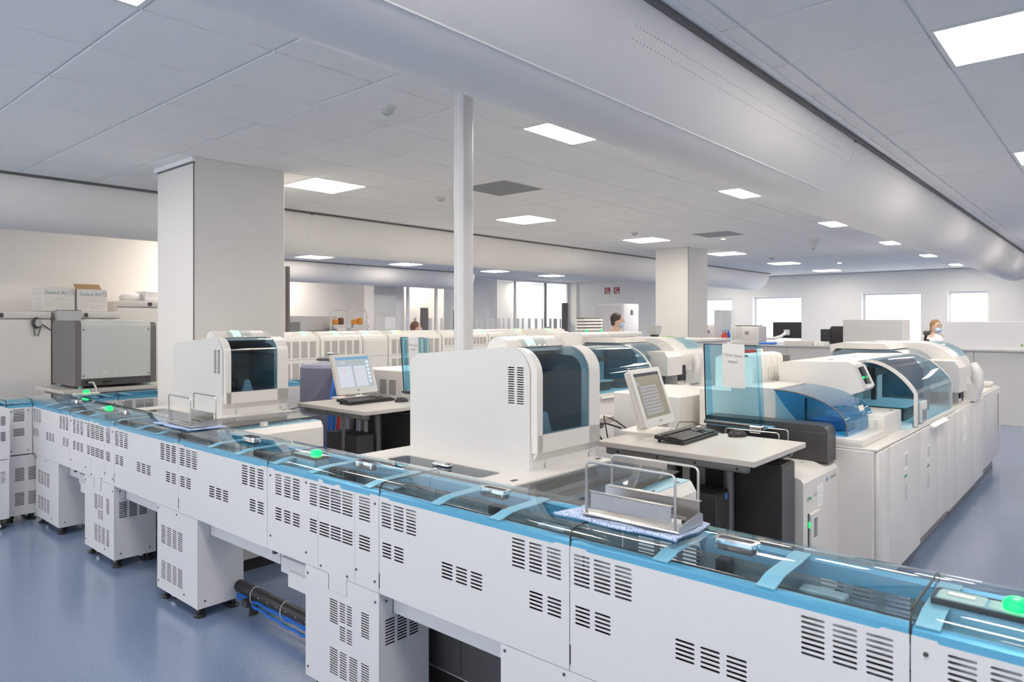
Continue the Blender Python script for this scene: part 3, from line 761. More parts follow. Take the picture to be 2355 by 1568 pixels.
# corner pedestal facing -Y
t = thing('track_pedestal', 'corner white pedestal with four large slot blocks below the crossing track', 'pedestal', (1.63, 6.75, 0), group='white pedestals under the conveyor')
H = sum([slots(a, b, z, 9, .0118, .006) for a, b in ((1.60, 1.665), (1.69, 1.745)) for z in (.43, .235)], [])
part('front_panel', MB().sheet([(1.54, .058), (1.765, .058), (1.765, .53), (1.54, .53)], H, 'y', 6.62, .002), 'coated_white', t, smooth=False)
part('side_panel', MB().box(1.54, 6.623, .058, 1.542, 6.90, .53), 'coated_white', t)
part('side_panel', MB().box(1.763, 6.623, .058, 1.765, 6.90, .53), 'coated_white', t)
part('inner_shade_block', MB().box(1.56, 6.66, .07, 1.74, 6.88, .5), 'dark_void', t)  # dark filler standing in for shade inside the corner pedestal
part('bottom_plate', MB().box(1.545, 6.625, .058, 1.76, 6.9, .062), 'coated_white', t)
feet(t, 1.54, 6.63, 1.765, 6.90)
t = thing('track_pedestal', 'white pedestal at the picture edge under the rounded end hood', 'pedestal', (1.35, 6.6, 0), group='white pedestals under the conveyor')
part('front_panel', MB().sheet([(1.2, .075), (1.535, .075), (1.535, .53), (1.2, .53)], sum([slots(a, a+.03, .44, 8, .0115, .006) for a in (1.40, 1.44, 1.48)], []), 'y', 6.5, .002), 'coated_white', t, smooth=False)
part('body', MB().box(1.2, 6.52, .075, 1.535, 6.62, .53), 'coated_white', t)
part('bottom_plate', MB().box(1.2, 6.503, .075, 1.535, 6.52, .079), 'coated_white', t)
feet(t, 1.2, 6.51, 1.535, 6.62)
for y, lab in ((3.02, 'white cable duct step under the nearer switch module'), (5.74, 'white cable duct step under the farther switch module')):
    t = thing('cable_duct', lab, 'duct', (1.88, y-.15, 0))
    part('step', MB().box(1.765, y-.32, .43, 1.80, y-.045, .50), 'coated_white', t, smooth=False)
    part('step', MB().box(1.750, y-.32, .385, 1.785, y-.13, .455), 'coated_white', t, smooth=False)
    part('bolt', MB().lathe([(.012, .505), (.012, .52), (.006, .54)], (1.76, y-.0, 0), 10), 'dark_grey', t)

# black conduit with blue cables under the track
t = thing('cable_conduit', 'black perforated conduit lying under the conveyor between two pedestals', 'conduit', (1.955, 3.2, 0))
part('tube', MB().cyl((1.955, 2.703, .125), (1.955, 3.727, .125), .032, 18), 'black_plastic', t)
for k in range(9): part('hole', MB().lathe([(.0035, 0), (.0035, -.001)], (1.9235, 2.75+k*.09, .128), 8, 'x'), 'print_pale', t)
for y in (2.80, 2.98, 3.25, 3.55):
    part('cable_tie', MB().tube([(1.955+.034*math.cos(a*PI/8), y, .112+.048*math.sin(a*PI/8)) for a in range(16)], .0025, 6, True), 'plastic_white', t)
part('bracket', MB().box(1.90, 3.55, .06, 2.02, 3.60, .095).box(1.93, 3.57, .0, 1.98, 3.58, .06), 'dark_grey', t)
for k, (dx, dz, m, nm) in enumerate([(-.012, .084, 'blue_cable', 'bright blue data cable strapped below the black conduit'), (.002, .078, 'blue_cable', 'second blue data cable strapped below the black conduit'), (-.02, .070, 'blue_cable', 'lowest blue data cable sagging below the black conduit'), (.012, .060, 'green_cable', 'thin green wire sagging lowest below the black conduit')]):
    pts = [(1.955+dx+.006*math.sin(i*1.7+k), 2.705+i*.0405, dz-.012*k*math.sin(PI*min(1, i/22))*(1 if k else 0)) for i in range(26)]
    single('data_cable', MB().tube(pts, .0075 if k < 3 else .004, 7), m, nm, 'cable', 'cables under the conduit', origin=(1.955, 3.0, 0))

# ================================================================== hooded sample handling units
def hood_unit():
    t = thing('hooded_analyzer', 'large white analyser hood with smoked blue window beside the slim pole', 'analyzer', (2.4, 2.1, 0))
    X0, X1, Y0, Y1 = 2.308, 2.80, 1.915, 2.69
    ZD = .958
    # cabinet below the deck
    body = part('cabinet', MB().box(2.09, 1.47, .09, 2.74, 2.76, .90), 'plastic_white', t, smooth=False)
    part('plinth', MB().box(2.12, 1.52, 0, 2.70, 2.72, .09), 'black_panel', body)
    part('dark_side_panel', MB().rbox(2.078, 1.48, .10, 2.09, 2.10, .60, .003, 1), 'dark_cabinet', body)
    part('dark_side_panel', MB().rbox(2.078, 2.104, .10, 2.09, 2.75, .60, .003, 1), 'dark_cabinet', body)
    # front apron facing the aisle, with slanted top edge and pale blue ledge
    ap = part('apron', MB().prism([(1.36, .30), (1.36, .885), (1.385, .925), (1.47, .925), (1.47, .30)], 'x', 2.07, 2.735), 'plastic_white', t)
    part('ledge', MB().box(2.08, 1.387, .925, 2.73, 1.47, .929), 'pale_blue', ap)
    part('label_strip', MB().box(2.14, 1.3585, .862, 2.24, 1.3602, .872), 'print_blue', ap)
    part('label_strip', MB().box(2.15, 1.3585, .848, 2.19, 1.3602, .858), 'print_pale', ap)
    for k in range(3): part('screw', MB().lathe([(.006, .929), (.005, .932)], (2.25+.2*k, 1.40, 0), 10), 'dark_grey', ap)
    # deck plate with openings
    deck = part('deck', MB().sheet([(2.045, 1.80), (2.77, 1.80), (2.77, 2.78), (2.045, 2.78)],
                [rrect(2.075, 1.985, 2.215, 2.60, .03)], 'z', ZD-.022, .022), 'plastic_white', t, smooth=False)
    part('edge_gasket', MB().rbox(2.041, 1.40, ZD-.028, 2.047, 2.785, ZD-.006, .002, 1), 'black_plastic', deck)
    part('well', MB().box(2.07, 1.98, .88, 2.22, 2.605, .89).box(2.07, 1.98, .89, 2.075, 2.605, .935).box(2.215, 1.98, .89, 2.22, 2.605, .935), 'inner_grey', deck)
    ld = part('smoked_lid', MB().prism(rrect(2.078, 1.988, 2.212, 2.597, .028), 'z', ZD-.008, ZD-.003), 'smoke_glass', deck)
    h = part('handle', MB().rbox(2.128, 2.235, ZD-.003, 2.166, 2.335, ZD+.012, .006, 2), 'chrome', ld)
    part('opening', MB().box(2.136, 2.232, ZD+.0122, 2.158, 2.26, ZD+.0128), 'dark_grey', h)
    # right-hand smoked lid over the sample lanes
    bl = part('lane_lid', MB().sheet([(2.05, 1.405), (2.14, 1.405), (2.765, 1.46), (2.765, 1.795), (2.05, 1.795)], [], 'z', ZD-.012, .005), 'smoke_glass', t)
    part('lid_edge', MB().tube([(2.05, 1.403, ZD-.01), (2.14, 1.403, ZD-.01), (2.765, 1.458, ZD-.01)], .004, 6), 'black_plastic', bl)
    part('deck_strip', MB().rbox(2.05, 1.797, ZD-.02, 2.77, 1.83, ZD+.001, .002, 1), 'plastic_white', deck)
    part('lane_floor', MB().box(2.06, 1.47, .86, 2.75, 1.80, .87), 'inner_grey', t)
    for k in range(5): part('lane', MB().rbox(2.08, 1.50+k*.055, .87, 2.73, 1.535+k*.055, .915, .003, 1), ['dark_grey', 'inner_grey', 'pale_blue', 'dark_grey', 'inner_grey'][k], t)
    la = part('latch', MB().rbox(2.30, 1.383, .929, 2.345, 1.41, .958, .003, 1), 'inner_grey', t)
    part('latch_plate', MB().box(2.31, 1.381, .933, 2.335, 1.384, .952), 'plastic_cream', la)
    for x in (2.12, 2.72): part('slot_hole', MB().box(x, 1.845, ZD, x+.035, 1.865, ZD+.0006), 'dark_void', deck)
    # hood: side plates follow the rounded profile (y,z)
    r = .12
    zt0, zt1 = 1.487, 1.440
    prof = [(Y0, ZD)]+[(Y0+r-r*math.cos(math.radians(a)), zt0-r+r*math.sin(math.radians(a))) for a in range(0, 91, 10)]+[(Y1-.07, zt1)]+[(Y1-.07+.07*math.sin(math.radians(a)), zt1-.06+.06*math.cos(math.radians(a))) for a in range(15, 91, 15)]+[(Y1, ZD)]
    H = []
    for a, b in ((1.945, 1.985), (1.998, 2.036)): H += slots(a+.004, b+.004, 1.400, 16, .0103, .0052)
    side = part('side_panel', MB().sheet(prof, H, 'x', X0, .004), 'unit_white', t, smooth=False)
    part('side_panel', MB().sheet(prof, [], 'x', X1-.004, .004), 'unit_white', t, smooth=False)
    # top and back skin
    skin = [(Y0+r, zt0), (Y1-.07, zt1)]+[(Y1-.07+.07*math.sin(math.radians(a)), zt1-.06+.06*math.cos(math.radians(a))) for a in range(15, 91, 15)]+[(Y1, ZD)]
    part('top_skin', MB().ribbon(skin[::-1], 'x', X0+.004, X1-.004, .004), 'unit_white', t)
    # projecting front frame with the window
    fo = .035
    fp = [(Y0-fo, 1.035)]+[(Y0-fo+r-r*math.cos(math.radians(a)), zt0-r-.003+r*math.sin(math.radians(a))) for a in range(0, 91, 9)]+[(Y0+r+.01, zt0-.003)]
    wx0, wx1, wz = X0+.045, X1-.10, 1.112
    fr = part('front_frame', MB().ribbon(fp, 'x', X0+.006, wx0, -.046), 'plastic_white', t)
    part('front_frame', MB().ribbon(fp, 'x', wx1, X1-.014, -.046), 'plastic_white', t)
    part('lower_panel', MB().prism([(Y0-fo, 1.035), (Y0-fo, wz), (Y0-.006, wz), (Y0-.006, 1.005), (Y0-.008, 1.0)], 'x', X0+.014, X1-.014), 'plastic_white', fr)
    part('toe_panel', MB().box(X0+.004, Y0-.006, ZD, X1-.004, Y0, 1.10), 'unit_white', fr)
    wp = [(Y0-fo+.004, wz)]+[(Y0-fo+.004+r-r*math.cos(math.radians(a)), zt0-r-.005+r*math.sin(math.radians(a))) for a in range(0, 82, 9)]
    part('window', MB().ribbon(wp, 'x', wx0, wx1, -.004), 'hood_glass', t, label='curved smoked blue window')
    for x in (X0+.10, X1-.06): part('stud', MB().cyl((x, Y0-.012, ZD), (x, Y0-.012, ZD+.028), .0035, 8), 'chrome', t)
    # interior
    part('inner_liner', MB().box(X0+.01, Y1-.25, ZD, X1-.01, Y1-.24, 1.40).box(X1-.016, Y0+.01, ZD, X1-.012, Y1-.25, 1.36), 'vent_grey', t)
    part('inner_deck', MB().box(X0+.01, Y0+.005, ZD+.08, X1-.02, Y1-.25, ZD+.095), 'dark_grey', t)
    part('inner_arm', MB().prism([(2.50, 1.07), (2.53, 1.18), (2.56, 1.18), (2.60, 1.07)], 'y', 2.02, 2.05), 'inner_grey', t)
    part('inner_box', MB().rbox(2.40, 2.15, 1.05, 2.52, 2.40, 1.34, .01, 1), 'dark_cabinet', t)
    part('inner_arch', MB().tube([(2.36, 2.05, 1.06), (2.36, 2.05, 1.17), (2.40, 2.05, 1.2), (2.46, 2.05, 1.2), (2.48, 2.05, 1.17), (2.48, 2.05, 1.06)], .012, 8), 'black_plastic', t)
    # dome bar with signal strip and buttons
    yc, zc, ra = 2.115, 1.462, .068
    dome = [(yc+ra*math.cos(math.radians(a)), zc+ra*math.sin(math.radians(a))) for a in range(0, 181, 12)]
    db = part('control_bar', MB().prism(dome, 'x', 2.33, 2.70).prism([(yc+(ra-.003)*math.cos(math.radians(a)), zc+(ra-.003)*math.sin(math.radians(a))) for a in range(0, 181, 12)], 'x', 2.322, 2.33), 'plastic_white', t)
    part('bar_tail', MB().prism([(2.70, 1.45), (2.70, 1.525), (2.72, 1.52), (2.76, 1.487), (2.765, 1.45)], 'y', yc-.055, yc+.055), 'plastic_white', db)
    def arcstrip(x0, x1, a0, a1, dr):
        pr = [(yc+(ra+dr)*math.cos(math.radians(a)), zc+(ra+dr)*math.sin(math.radians(a))) for a in range(a0, a1+1, 6)]
        return MB().ribbon(pr, 'x', x0, x1, -.0006)
    part('button_panel', arcstrip(2.42, 2.60, 90, 168, .0003), 'grey_panel', db)
    part('signal_strip', arcstrip(2.455, 2.515, 90, 156, .0012), 'green_strip', db, label='glowing green signal strip')
    for k in range(4):
        x = 2.45+k*.04; a = math.radians(160)
        part('button', MB().ball((x+.01, yc+(ra+.0005)*math.cos(a), zc+(ra+.0005)*math.sin(a)), .013, .005, .008, 12, 7), 'chrome', db)
    return t
HU = hood_unit()
H2 = dup(HU, (2.40, 4.82, 0), 'white analyser hood with smoked window in front of the wide square column')

# ================================================================== wire racks on cloths
def cloth(y0, y1, x0, x1, label, seed):
    rnd = random.Random(seed); nx, ny = 10, 22; vs = []; fs = []
    for i in range(ny+1):
        for j in range(nx+1):
            u, v = i/ny, j/nx
            y = y0+(y1-y0)*u+.006*math.sin(v*7+seed); x = x0+(x1-x0)*v+.008*math.sin(u*9+seed)
            z = .9765+.0022*(1+math.sin(u*13+v*6))
            if v < .08: z += .004
            vs.append((x, y, z))
    for i in range(ny):
        for j in range(nx): fs.append((i*(nx+1)+j, i*(nx+1)+j+1, (i+1)*(nx+1)+j+1, (i+1)*(nx+1)+j))
    n = len(vs); vs += [(a, b, c-.003) for a, b, c in vs]; fs += [tuple(k+n for k in f[::-1]) for f in fs]
    t = thing('folded_cloth', label, 'cloth', ((x0+x1)/2, (y0+y1)/2, .974))
    part('cloth', MB().add(vs, [f[::-1] for f in fs]), 'speckled_cloth', t)
    part('folded_edge', MB().tube([(x0+.004+.006*math.sin(k*.7), y0+(y1-y0)*k/14, .981) for k in range(15)], .006, 8), 'speckled_cloth', t)
cloth(.955, 1.385, 1.795, 2.02, 'blue speckled cloth under the large wire rack', 1)
cloth(3.99, 4.46, 1.79, 2.02, 'blue speckled cloth under the small far wire rack', 3)
def rack(loc, rz, label, L=.335, W=.155):
    t = thing('wire_rack', label, 'rack', loc, rz, 'steel tube racks')
    # x across (front = -x), y along
    part('base_frame', MB().tube([(-W/2, -L/2, .006), (W/2, -L/2, .006), (W/2, L/2, .006), (-W/2, L/2, .006)], .005, 8, True), 'steel', t, local=True)
    part('floor_plate', MB().box(-W/2+.004, -L/2+.004, .010, W/2-.004, L/2-.004, .0125), 'steel', t, local=True)
    part('end_plate', MB().prism([(-W/2, .0), (W/2, 0), (W/2, .03), (W/2-.02, .038), (-W/2, .02)], 'y', -L/2-.002, -L/2), 'steel', t, local=True)
    part('front_wall', MB().prism([(-L/2+.03, .030), (L/2, .020), (L/2, .078), (-L/2+.03, .072)], 'x', -W/2+.012, -W/2+.014), 'steel', t, local=True)
    part('front_flange', MB().box(-W/2+.012, -L/2+.03, .071, -W/2+.03, L/2, .0735), 'steel', t, local=True)
    part('rear_wall', MB().box(W/2-.024, -L/2, .012, W/2-.022, L/2, .070), 'steel', t, local=True)
    part('rear_flange', MB().box(W/2-.024, -L/2, .069, W/2-.004, L/2, .071), 'steel', t, local=True)
    for x in (-.02, .01): part('lane_rail', MB().box(x, -L/2+.02, .0125, x+.003, L/2-.01, .028), 'steel', t, local=True)
    part('pusher', MB().rbox(-.018, -L/2+.03, .016, .008, -L/2+.10, .020, .001, 1), 'steel', t, local=True)
    for x in (-W/2+.003, W/2-.003):
        pts = [(x, -L/2+.012, .006), (x, -L/2+.012, .155)]+[(x, -L/2+.012+.016*(1-math.cos(a*PI/8)), .155+.016*math.sin(a*PI/8)) for a in range(1, 5)]
        pts += [(x, L/2-.028, .171)]+[(x, L/2-.028+.016*math.sin(a*PI/8), .155+.016*math.cos(a*PI/8)) for a in range(1, 5)]+[(x, L/2-.012, .006)]
        part('wire_hoop', MB().tube(pts, .0042, 8), 'steel', t, local=True)
    for x in (-W/2+.01, W/2-.01):
        for y in (-L/2+.02, L/2-.02): part('rubber_foot', MB().lathe([(.008, 0), (.008, .006)], (x, y, 0), 10), 'black_plastic', t, local=True)
    return t
rack((1.922, 1.142, .981), .01, 'stainless wire rack on cloth nearest the camera')
rack((1.92, 4.235, .981), -.03, 'stainless wire rack on cloth in front of the left analyser hood')
rack((4.02, 1.62, .80), .02, 'wire rack beside the desk corner against the dark rail wall')

# ================================================================== desks and computers
def desk(loc, label, W=.70, L=.88):
    """x: 0..W, y: 0..L local; top at z=.945"""
    t = thing('height_adjustable_desk', label, 'desk', loc, group='standing desks')
    part('desk_top', MB().rbox(0, 0, .917, W, L, .945, .002, 1), 'desk_top', t, local=True)
    f = part('frame', MB().rbox(.04, .05, .872, .085, L-.03, .916, .012, 3).rbox(W-.085, .05, .872, W-.04, L-.03, .916, .012, 3).box(.085, .2, .88, W-.085, .24, .91).box(.085, L-.26, .88, W-.085, L-.22, .91), 'leg_metal', t, local=True)
    for y in (.10, .32, .53, .77): part('bolt', MB().lathe([(.007, .0), (.007, -.002)], (.040, y, .893), 10, 'x'), 'black_plastic', f, local=True)
    for y in (.27, .60):
        lg = part('leg', MB().cyl((.33, y, .03), (.33, y, .872), .028, 18), 'leg_metal', t, local=True)
        part('foot', MB().rbox(.10, y-.03, 0, W-.08, y+.03, .035, .008, 1), 'leg_metal', lg, local=True)
    part('cable_tray', MB().box(.46, .1, .872, .58, L-.1, .878), 'leg_metal', t, local=True)
    return t
D1 = desk((3.20, 1.30, 0), 'white topped standing desk with keyboard beside the large hood')
D2 = dup(D1, (3.11, 4.12, 0), 'white topped standing desk beside the left analyser hood')
t = thing('side_table', 'plain white table end behind the large analyser hood', 'table', (3.4, 2.66, 0))
part('table_top', MB().rbox(3.42, 2.66, .905, 4.12, 3.3, .945, .002, 1), 'desk_top', t)
part('rail', MB().rbox(3.46, 2.70, .862, 4.06, 2.75, .904, .015, 3), 'leg_metal', t)
for x in (3.5, 4.0): part('leg', MB().cyl((x, 2.95, 0), (x, 2.95, .904), .025, 14), 'leg_metal', t)

def monitor(loc, rz, label, style):
    """screen faces local -y, width along x"""
    t = thing('monitor', label, 'monitor', loc, rz, 'white flat desktop monitors')
    W, Hh = .405, .345
    tilt = rot('X', -19); up = Matrix.Translation((0, 0, .045))
    X = up @ tilt
    hs = part('housing', MB().sheet(rrect(-W/2, 0, W/2, Hh, .015), [[(-.172, .052), (.172, .052), (.172, .318), (-.172, .318)]], 'y', -.012, .012).xf(X), 'plastic_white', t, local=True)
    part('back_shell', MB().rbox(-W/2+.004, .0, .006, W/2-.004, .035, Hh-.006, .014, 3).xf(X), 'plastic_white', hs, local=True)
    part('badge', MB().lathe([(.007, -.013), (.006, -.0145)], (0, 0, .028), 12, 'y').xf(X), 'dark_grey', hs, local=True)
    st = part('stand', MB().prism([(-.05, .0), (.05, .0), (.04, .20), (-.04, .20)], 'y', .045, .07).xf(Matrix.Translation((0, .05, .01)) @ rot('X', -14)), 'plastic_white', t, local=True)
    part('base', MB().prism([(-.12, -.02), (.12, -.02), (.14, .05), (.13, .20), (-.13, .20), (-.14, .05)], 'z', 0, .014), 'plastic_white', st, local=True)
    def R(x0, z0, x1, z1, d): return MB().box(x0, -.006-d, z0, x1, -.0055-d, z1)
    if style == 'grid':
        sc = part('screen', R(-.172, .052, .172, .318, 0).xf(X), 'screen_blue', t, local=True)
        part('title_bar', R(-.172, .298, .172, .318, .0006).xf(X), 'screen_bar', sc, local=True)
        part('list_area', R(-.165, .06, -.02, .235, .0006).box(0, -.0066, .06, .125, -.0061, .235).box(-.12, -.0066, .265, -.08, -.0061, .278).xf(X), 'screen_white', sc, local=True)
        g = MB()
        for k in range(11): g.box(-.165, -.0074, .062+k*.0145, -.02, -.0069, .0632+k*.0145)
        for k in range(8): g.box(-.165+k*.0205, -.0074, .062, -.1638+k*.0205, -.0069, .21)
        g.box(-.165, -.0074, .228, -.02, -.0069, .236).box(0, -.0074, .228, .125, -.0069, .236)
        for k in range(6): g.box(.138, -.0074, .09+k*.034, .165, -.0069, .114+k*.034)
        part('table_lines', g.xf(X), 'screen_line', sc, local=True)
        part('marked_cell', R(-.105, .193, -.092, .206, .0016).xf(X), 'screen_red', sc, local=True)
    else:
        sc = part('screen', R(-.172, .052, .172, .318, 0).xf(X), 'screen_tan', t, local=True)
        part('title_bar', R(-.172, .300, .172, .318, .0006).xf(X), 'screen_dark', sc, local=True)

        g = MB()
        for k in range(9): g.box(-.13, -.0066, .074+k*.0195, .10, -.0061, .0855+k*.0195)
        g.box(-.155, -.0066, .25, -.12, -.0061, .268)
        part('sample_rows', g.xf(X), 'screen_lilac', sc, local=True)
        g = MB()
        for k in range(9):
            for q in range(7): g.box(-.12+q*.031, -.0072, .079+k*.0195, -.112+q*.031, -.0067, .081+k*.0195)
        part('row_marks', g.xf(X), 'screen_bar', sc, local=True)
    return t
monitor((3.665, 2.05, .945), .10, 'white monitor with tan sample list beside the open blue screen', 'rows')
monitor((3.60, 4.86, .945), .02, 'white monitor with pale table grid on the desk by the left hood', 'grid')

def keyboard(loc, rz, label):
    t = thing('keyboard', label, 'keyboard', loc, rz, 'black desktop keyboards')
    X = Matrix.Translation((0, 0, .010)) @ rot('X', 6)
    part('body', MB().prism([(-.085, 0), (-.085, .014), (.085, .020), (.085, 0)], 'x', -.228, .228).xf(X), 'black_plastic', t, local=True)
    k = MB(); p = .0187
    def key(x, y, w, d=.0155): k.prism([(x, y), (x+w, y), (x+w, y+d), (x, y+d)], 'z', .0165+.035*(y+.085), .0235+.035*(y+.085))
    rows = [(-.072, 0), (-.0533, .005), (-.0346, .009), (-.016, .003), (.0027, 0)]
    for i, (y, o) in enumerate(rows):
        if i == 0:
            x = -.218
            for w_ in (.024, .02, .024, .115, .024, .02, .024): key(x, y, w_); x += w_+.0032
        else:
            for q in range(14): key(-.218+o+q*.0192, y, .0158)
        for q in range(3):
            if i in (0, 3, 4) or (i == 1 and q == 1): key(.072+q*.0192, y, .0158)
        for q in range(4): key(.140+q*.0192, y, .0158)
    for q in range(13): key(-.218+q*.0205+(q > 0)*.012, .036, .0158)
    for q in range(3): key(.072+q*.0192, .036, .0158)
    part('keys', k.xf(X), 'dark_grey', t, kind='stuff', local=True, smooth=False)
    for x in (-.19, .19): part('foot', MB().box(x-.012, .07, 0, x+.012, .076, .02), 'black_plastic', t, local=True)
    return t
keyboard((3.60, 1.845, .9455), .04, 'black keyboard in front of the tan sample list monitor')
keyboard((3.50, 4.62, .9455), .03, 'black keyboard in front of the pale table grid monitor')
def mouse(loc, rz, label):
    t = thing('mouse', label, 'mouse', loc, rz, 'black computer mice')
    vs = MB().ball((0, 0, .004), .034, .058, .034, 18, 11); vs.v = [(a, b, max(c, 0.0)) for a, b, c in vs.v]
    part('shell', vs, 'black_plastic', t, local=True)
    part('wheel', MB().lathe([(.009, -.004), (.009, .004)], (0, .032, .030), 12, 'x'), 'dark_grey', t, local=True)
mouse((3.845, 1.66, .9455), 1.0, 'black mouse on the desk beside the dark rail wall')
mouse((3.70, 4.42, .9455), 1.2, 'small black mouse on the desk by the left hood')
# keyboard and monitor leads
single('keyboard_cable', MB().tube([(3.66, 1.93, .955), (3.72, 1.98, .965), (3.80, 2.0, 1.0), (3.86, 1.94, 1.0), (3.87, 1.84, .965), (3.86, 1.75, .950)], .0022, 6), 'black_plastic', 'thin black cable arching behind the keyboard near the blue screen', 'cable')
t = thing('power_cable', 'loop of black power cables behind the tan list monitor', 'cable', (3.35, 2.16, .94))
part('lead', MB().tube([(3.30, 2.18, .90), (3.27, 2.22, .97), (3.31, 2.26, 1.02), (3.40, 2.24, 1.01), (3.48, 2.20, .98)], .005, 8), 'black_plastic', t)
part('lead', MB().tube([(3.34, 2.20, .94), (3.36, 2.24, 1.06), (3.42, 2.2, 1.03), (3.5, 2.18, .98)], .004, 8), 'black_plastic', t)
def tower(x, y, label, badge=True):
    '''tower hung below the desk, front facing -y'''
    t = thing('computer_tower', label, 'computer', (x, y, .33))
    part('case', MB().rbox(x-.085, y-.19, .33, x+.085, y+.19, .735, .006, 2), 'black_plastic', t)
    part('front_bezel', MB().rbox(x-.08, y-.196, .34, x+.08, y-.189, .725, .003, 1), 'dark_grey', t)
    part('holder', MB().box(x-.09, y-.06, .325, x-.086, y-.02, .875).box(x+.086, y-.06, .325, x+.09, y-.02, .875).box(x-.09, y-.06, .322, x+.09, y-.02, .326), 'leg_metal', t)
    if badge:
        part('blue_sticker', MB().box(x+.03, y-.198, .69, x+.055, y-.196, .72), 'print_blue', t)
        part('silver_badge', MB().box(x-.07, y-.198, .50, x+.03, y-.196, .56), 'steel', t)
tower(3.385, 1.735, 'black computer tower with blue sticker hung below the right desk')
tower(3.295, 4.555, 'black computer tower hung below the left desk', False)

# dark cabinet, white control cabinet and dark rail wall between desk and analyser
def core_block(dy, labs):
    t = thing('dark_cabinet', labs[0], 'cabinet', (3.68, 1.7+dy, 0))
    part('body', MB().rbox(3.575, 1.312+dy, .04, 3.755, 1.90+dy, .868, .003, 1), 'black_panel', t)
    part('plinth', MB().box(3.59, 1.33+dy, 0, 3.74, 1.53+dy, .04), 'black_panel', t)
    part('edge_strip', MB().box(3.577, 1.309+dy, .02, 3.753, 1.312+dy, .86), 'dark_cabinet', t)
    t = thing('control_cabinet', labs[1], 'cabinet', (4.05, 1.45+dy, 0))
    b = part('body', MB().prism([(1.272+dy, .04), (1.272+dy, .745), (1.285+dy, .765), (1.36+dy, .79), (2.0+dy, .79), (2.0+dy, .04)], 'x', 3.775, 4.355), 'plastic_white', t)
    for k in range(4): part('screw', MB().lathe([(.006, .789), (.005, .792)], (3.85+k*.14, 1.40+dy, 0), 10), 'dark_grey', b)
    d = part('door', MB().sheet([(3.86, .40), (4.01, .40), (4.01, .57), (3.86, .57)], [[(3.90, .43), (3.96, .43), (3.96, .54), (3.90, .54)]], 'y', 1.258+dy, .012), 'plastic_white', t)
    part('display', MB().box(3.90, 1.264+dy, .43, 3.96, 1.268+dy, .54), 'vent_grey', d)
    part('gap_shade', MB().box(3.845, 1.270+dy, .395, 3.862, 1.2735+dy, .575), 'dark_void', d)  # thin dark strip painted as shade beside the door
    part('status_lamp', MB().box(3.847, 1.266+dy, .50, 3.858, 1.271+dy, .53), 'green_lamp', d)
    part('print_bar', MB().box(3.83, 1.2705+dy, .632, 3.93, 1.2715+dy, .634), 'print_pale', b)
    text('cobas', .034, 'print_green', b, (3.825, 1.2705+dy, .645), FACE_NY)
    text('8000', .034, 'print_pale', b, (3.93, 1.2705+dy, .648), FACE_NY)
    text('HITACHI', .024, 'print_grey', b, (4.22, 1.2705+dy, .70), FACE_NY)
    part('hexagon_emblem', MB().prism([(4.165+.022*math.cos(a*PI/3), .708+.014*math.sin(a*PI/3)) for a in range(6)], 'y', 1.2700+dy, 1.2716+dy), 'print_blue', b)
    part('hexagon_inside', MB().prism([(4.165+.019*math.cos(a*PI/3), .708+.0115*math.sin(a*PI/3)) for a in range(6)], 'y', 1.2694+dy, 1.2702+dy), 'plastic_white', b)
    text('Roche', .011, 'print_blue', b, (4.151, 1.2690+dy, .704), FACE_NY)
    part('notice', MB().box(3.99, 1.2706+dy, .58, 4.09, 1.2716+dy, .70), 'paper', b)
    for k in range(6): part('notice_line', MB().box(4.0, 1.2700+dy, .60+k*.015, 4.08-.01*(k % 3), 1.2708+dy, .603+k*.015), 'print_pale', b)
    t = thing('rail_wall', labs[2], 'panel', (4.27, 1.6+dy, .79))
    part('panel', MB().prism(arc(1.325+dy, .955, .045, 180, 90, 6)+[(2.02+dy, 1.0), (2.02+dy, .791), (1.28+dy, .791)], 'x', 4.20, 4.35), 'dark_grey', t)
    part('groove', MB().box(4.1985, 1.285+dy, .955, 4.2005, 2.0+dy, .957), 'leg_metal', t)
core_block(0, ['black cabinet under the right desk next to the white control cabinet', 'white control cabinet with small door display and green lamp', 'dark grey rail wall with rounded corner behind the right desk'])
core_block(2.8, ['black cabinet under the left desk', 'white control cabinet behind the large hood and left desk', 'dark grey rail wall behind the left desk'])

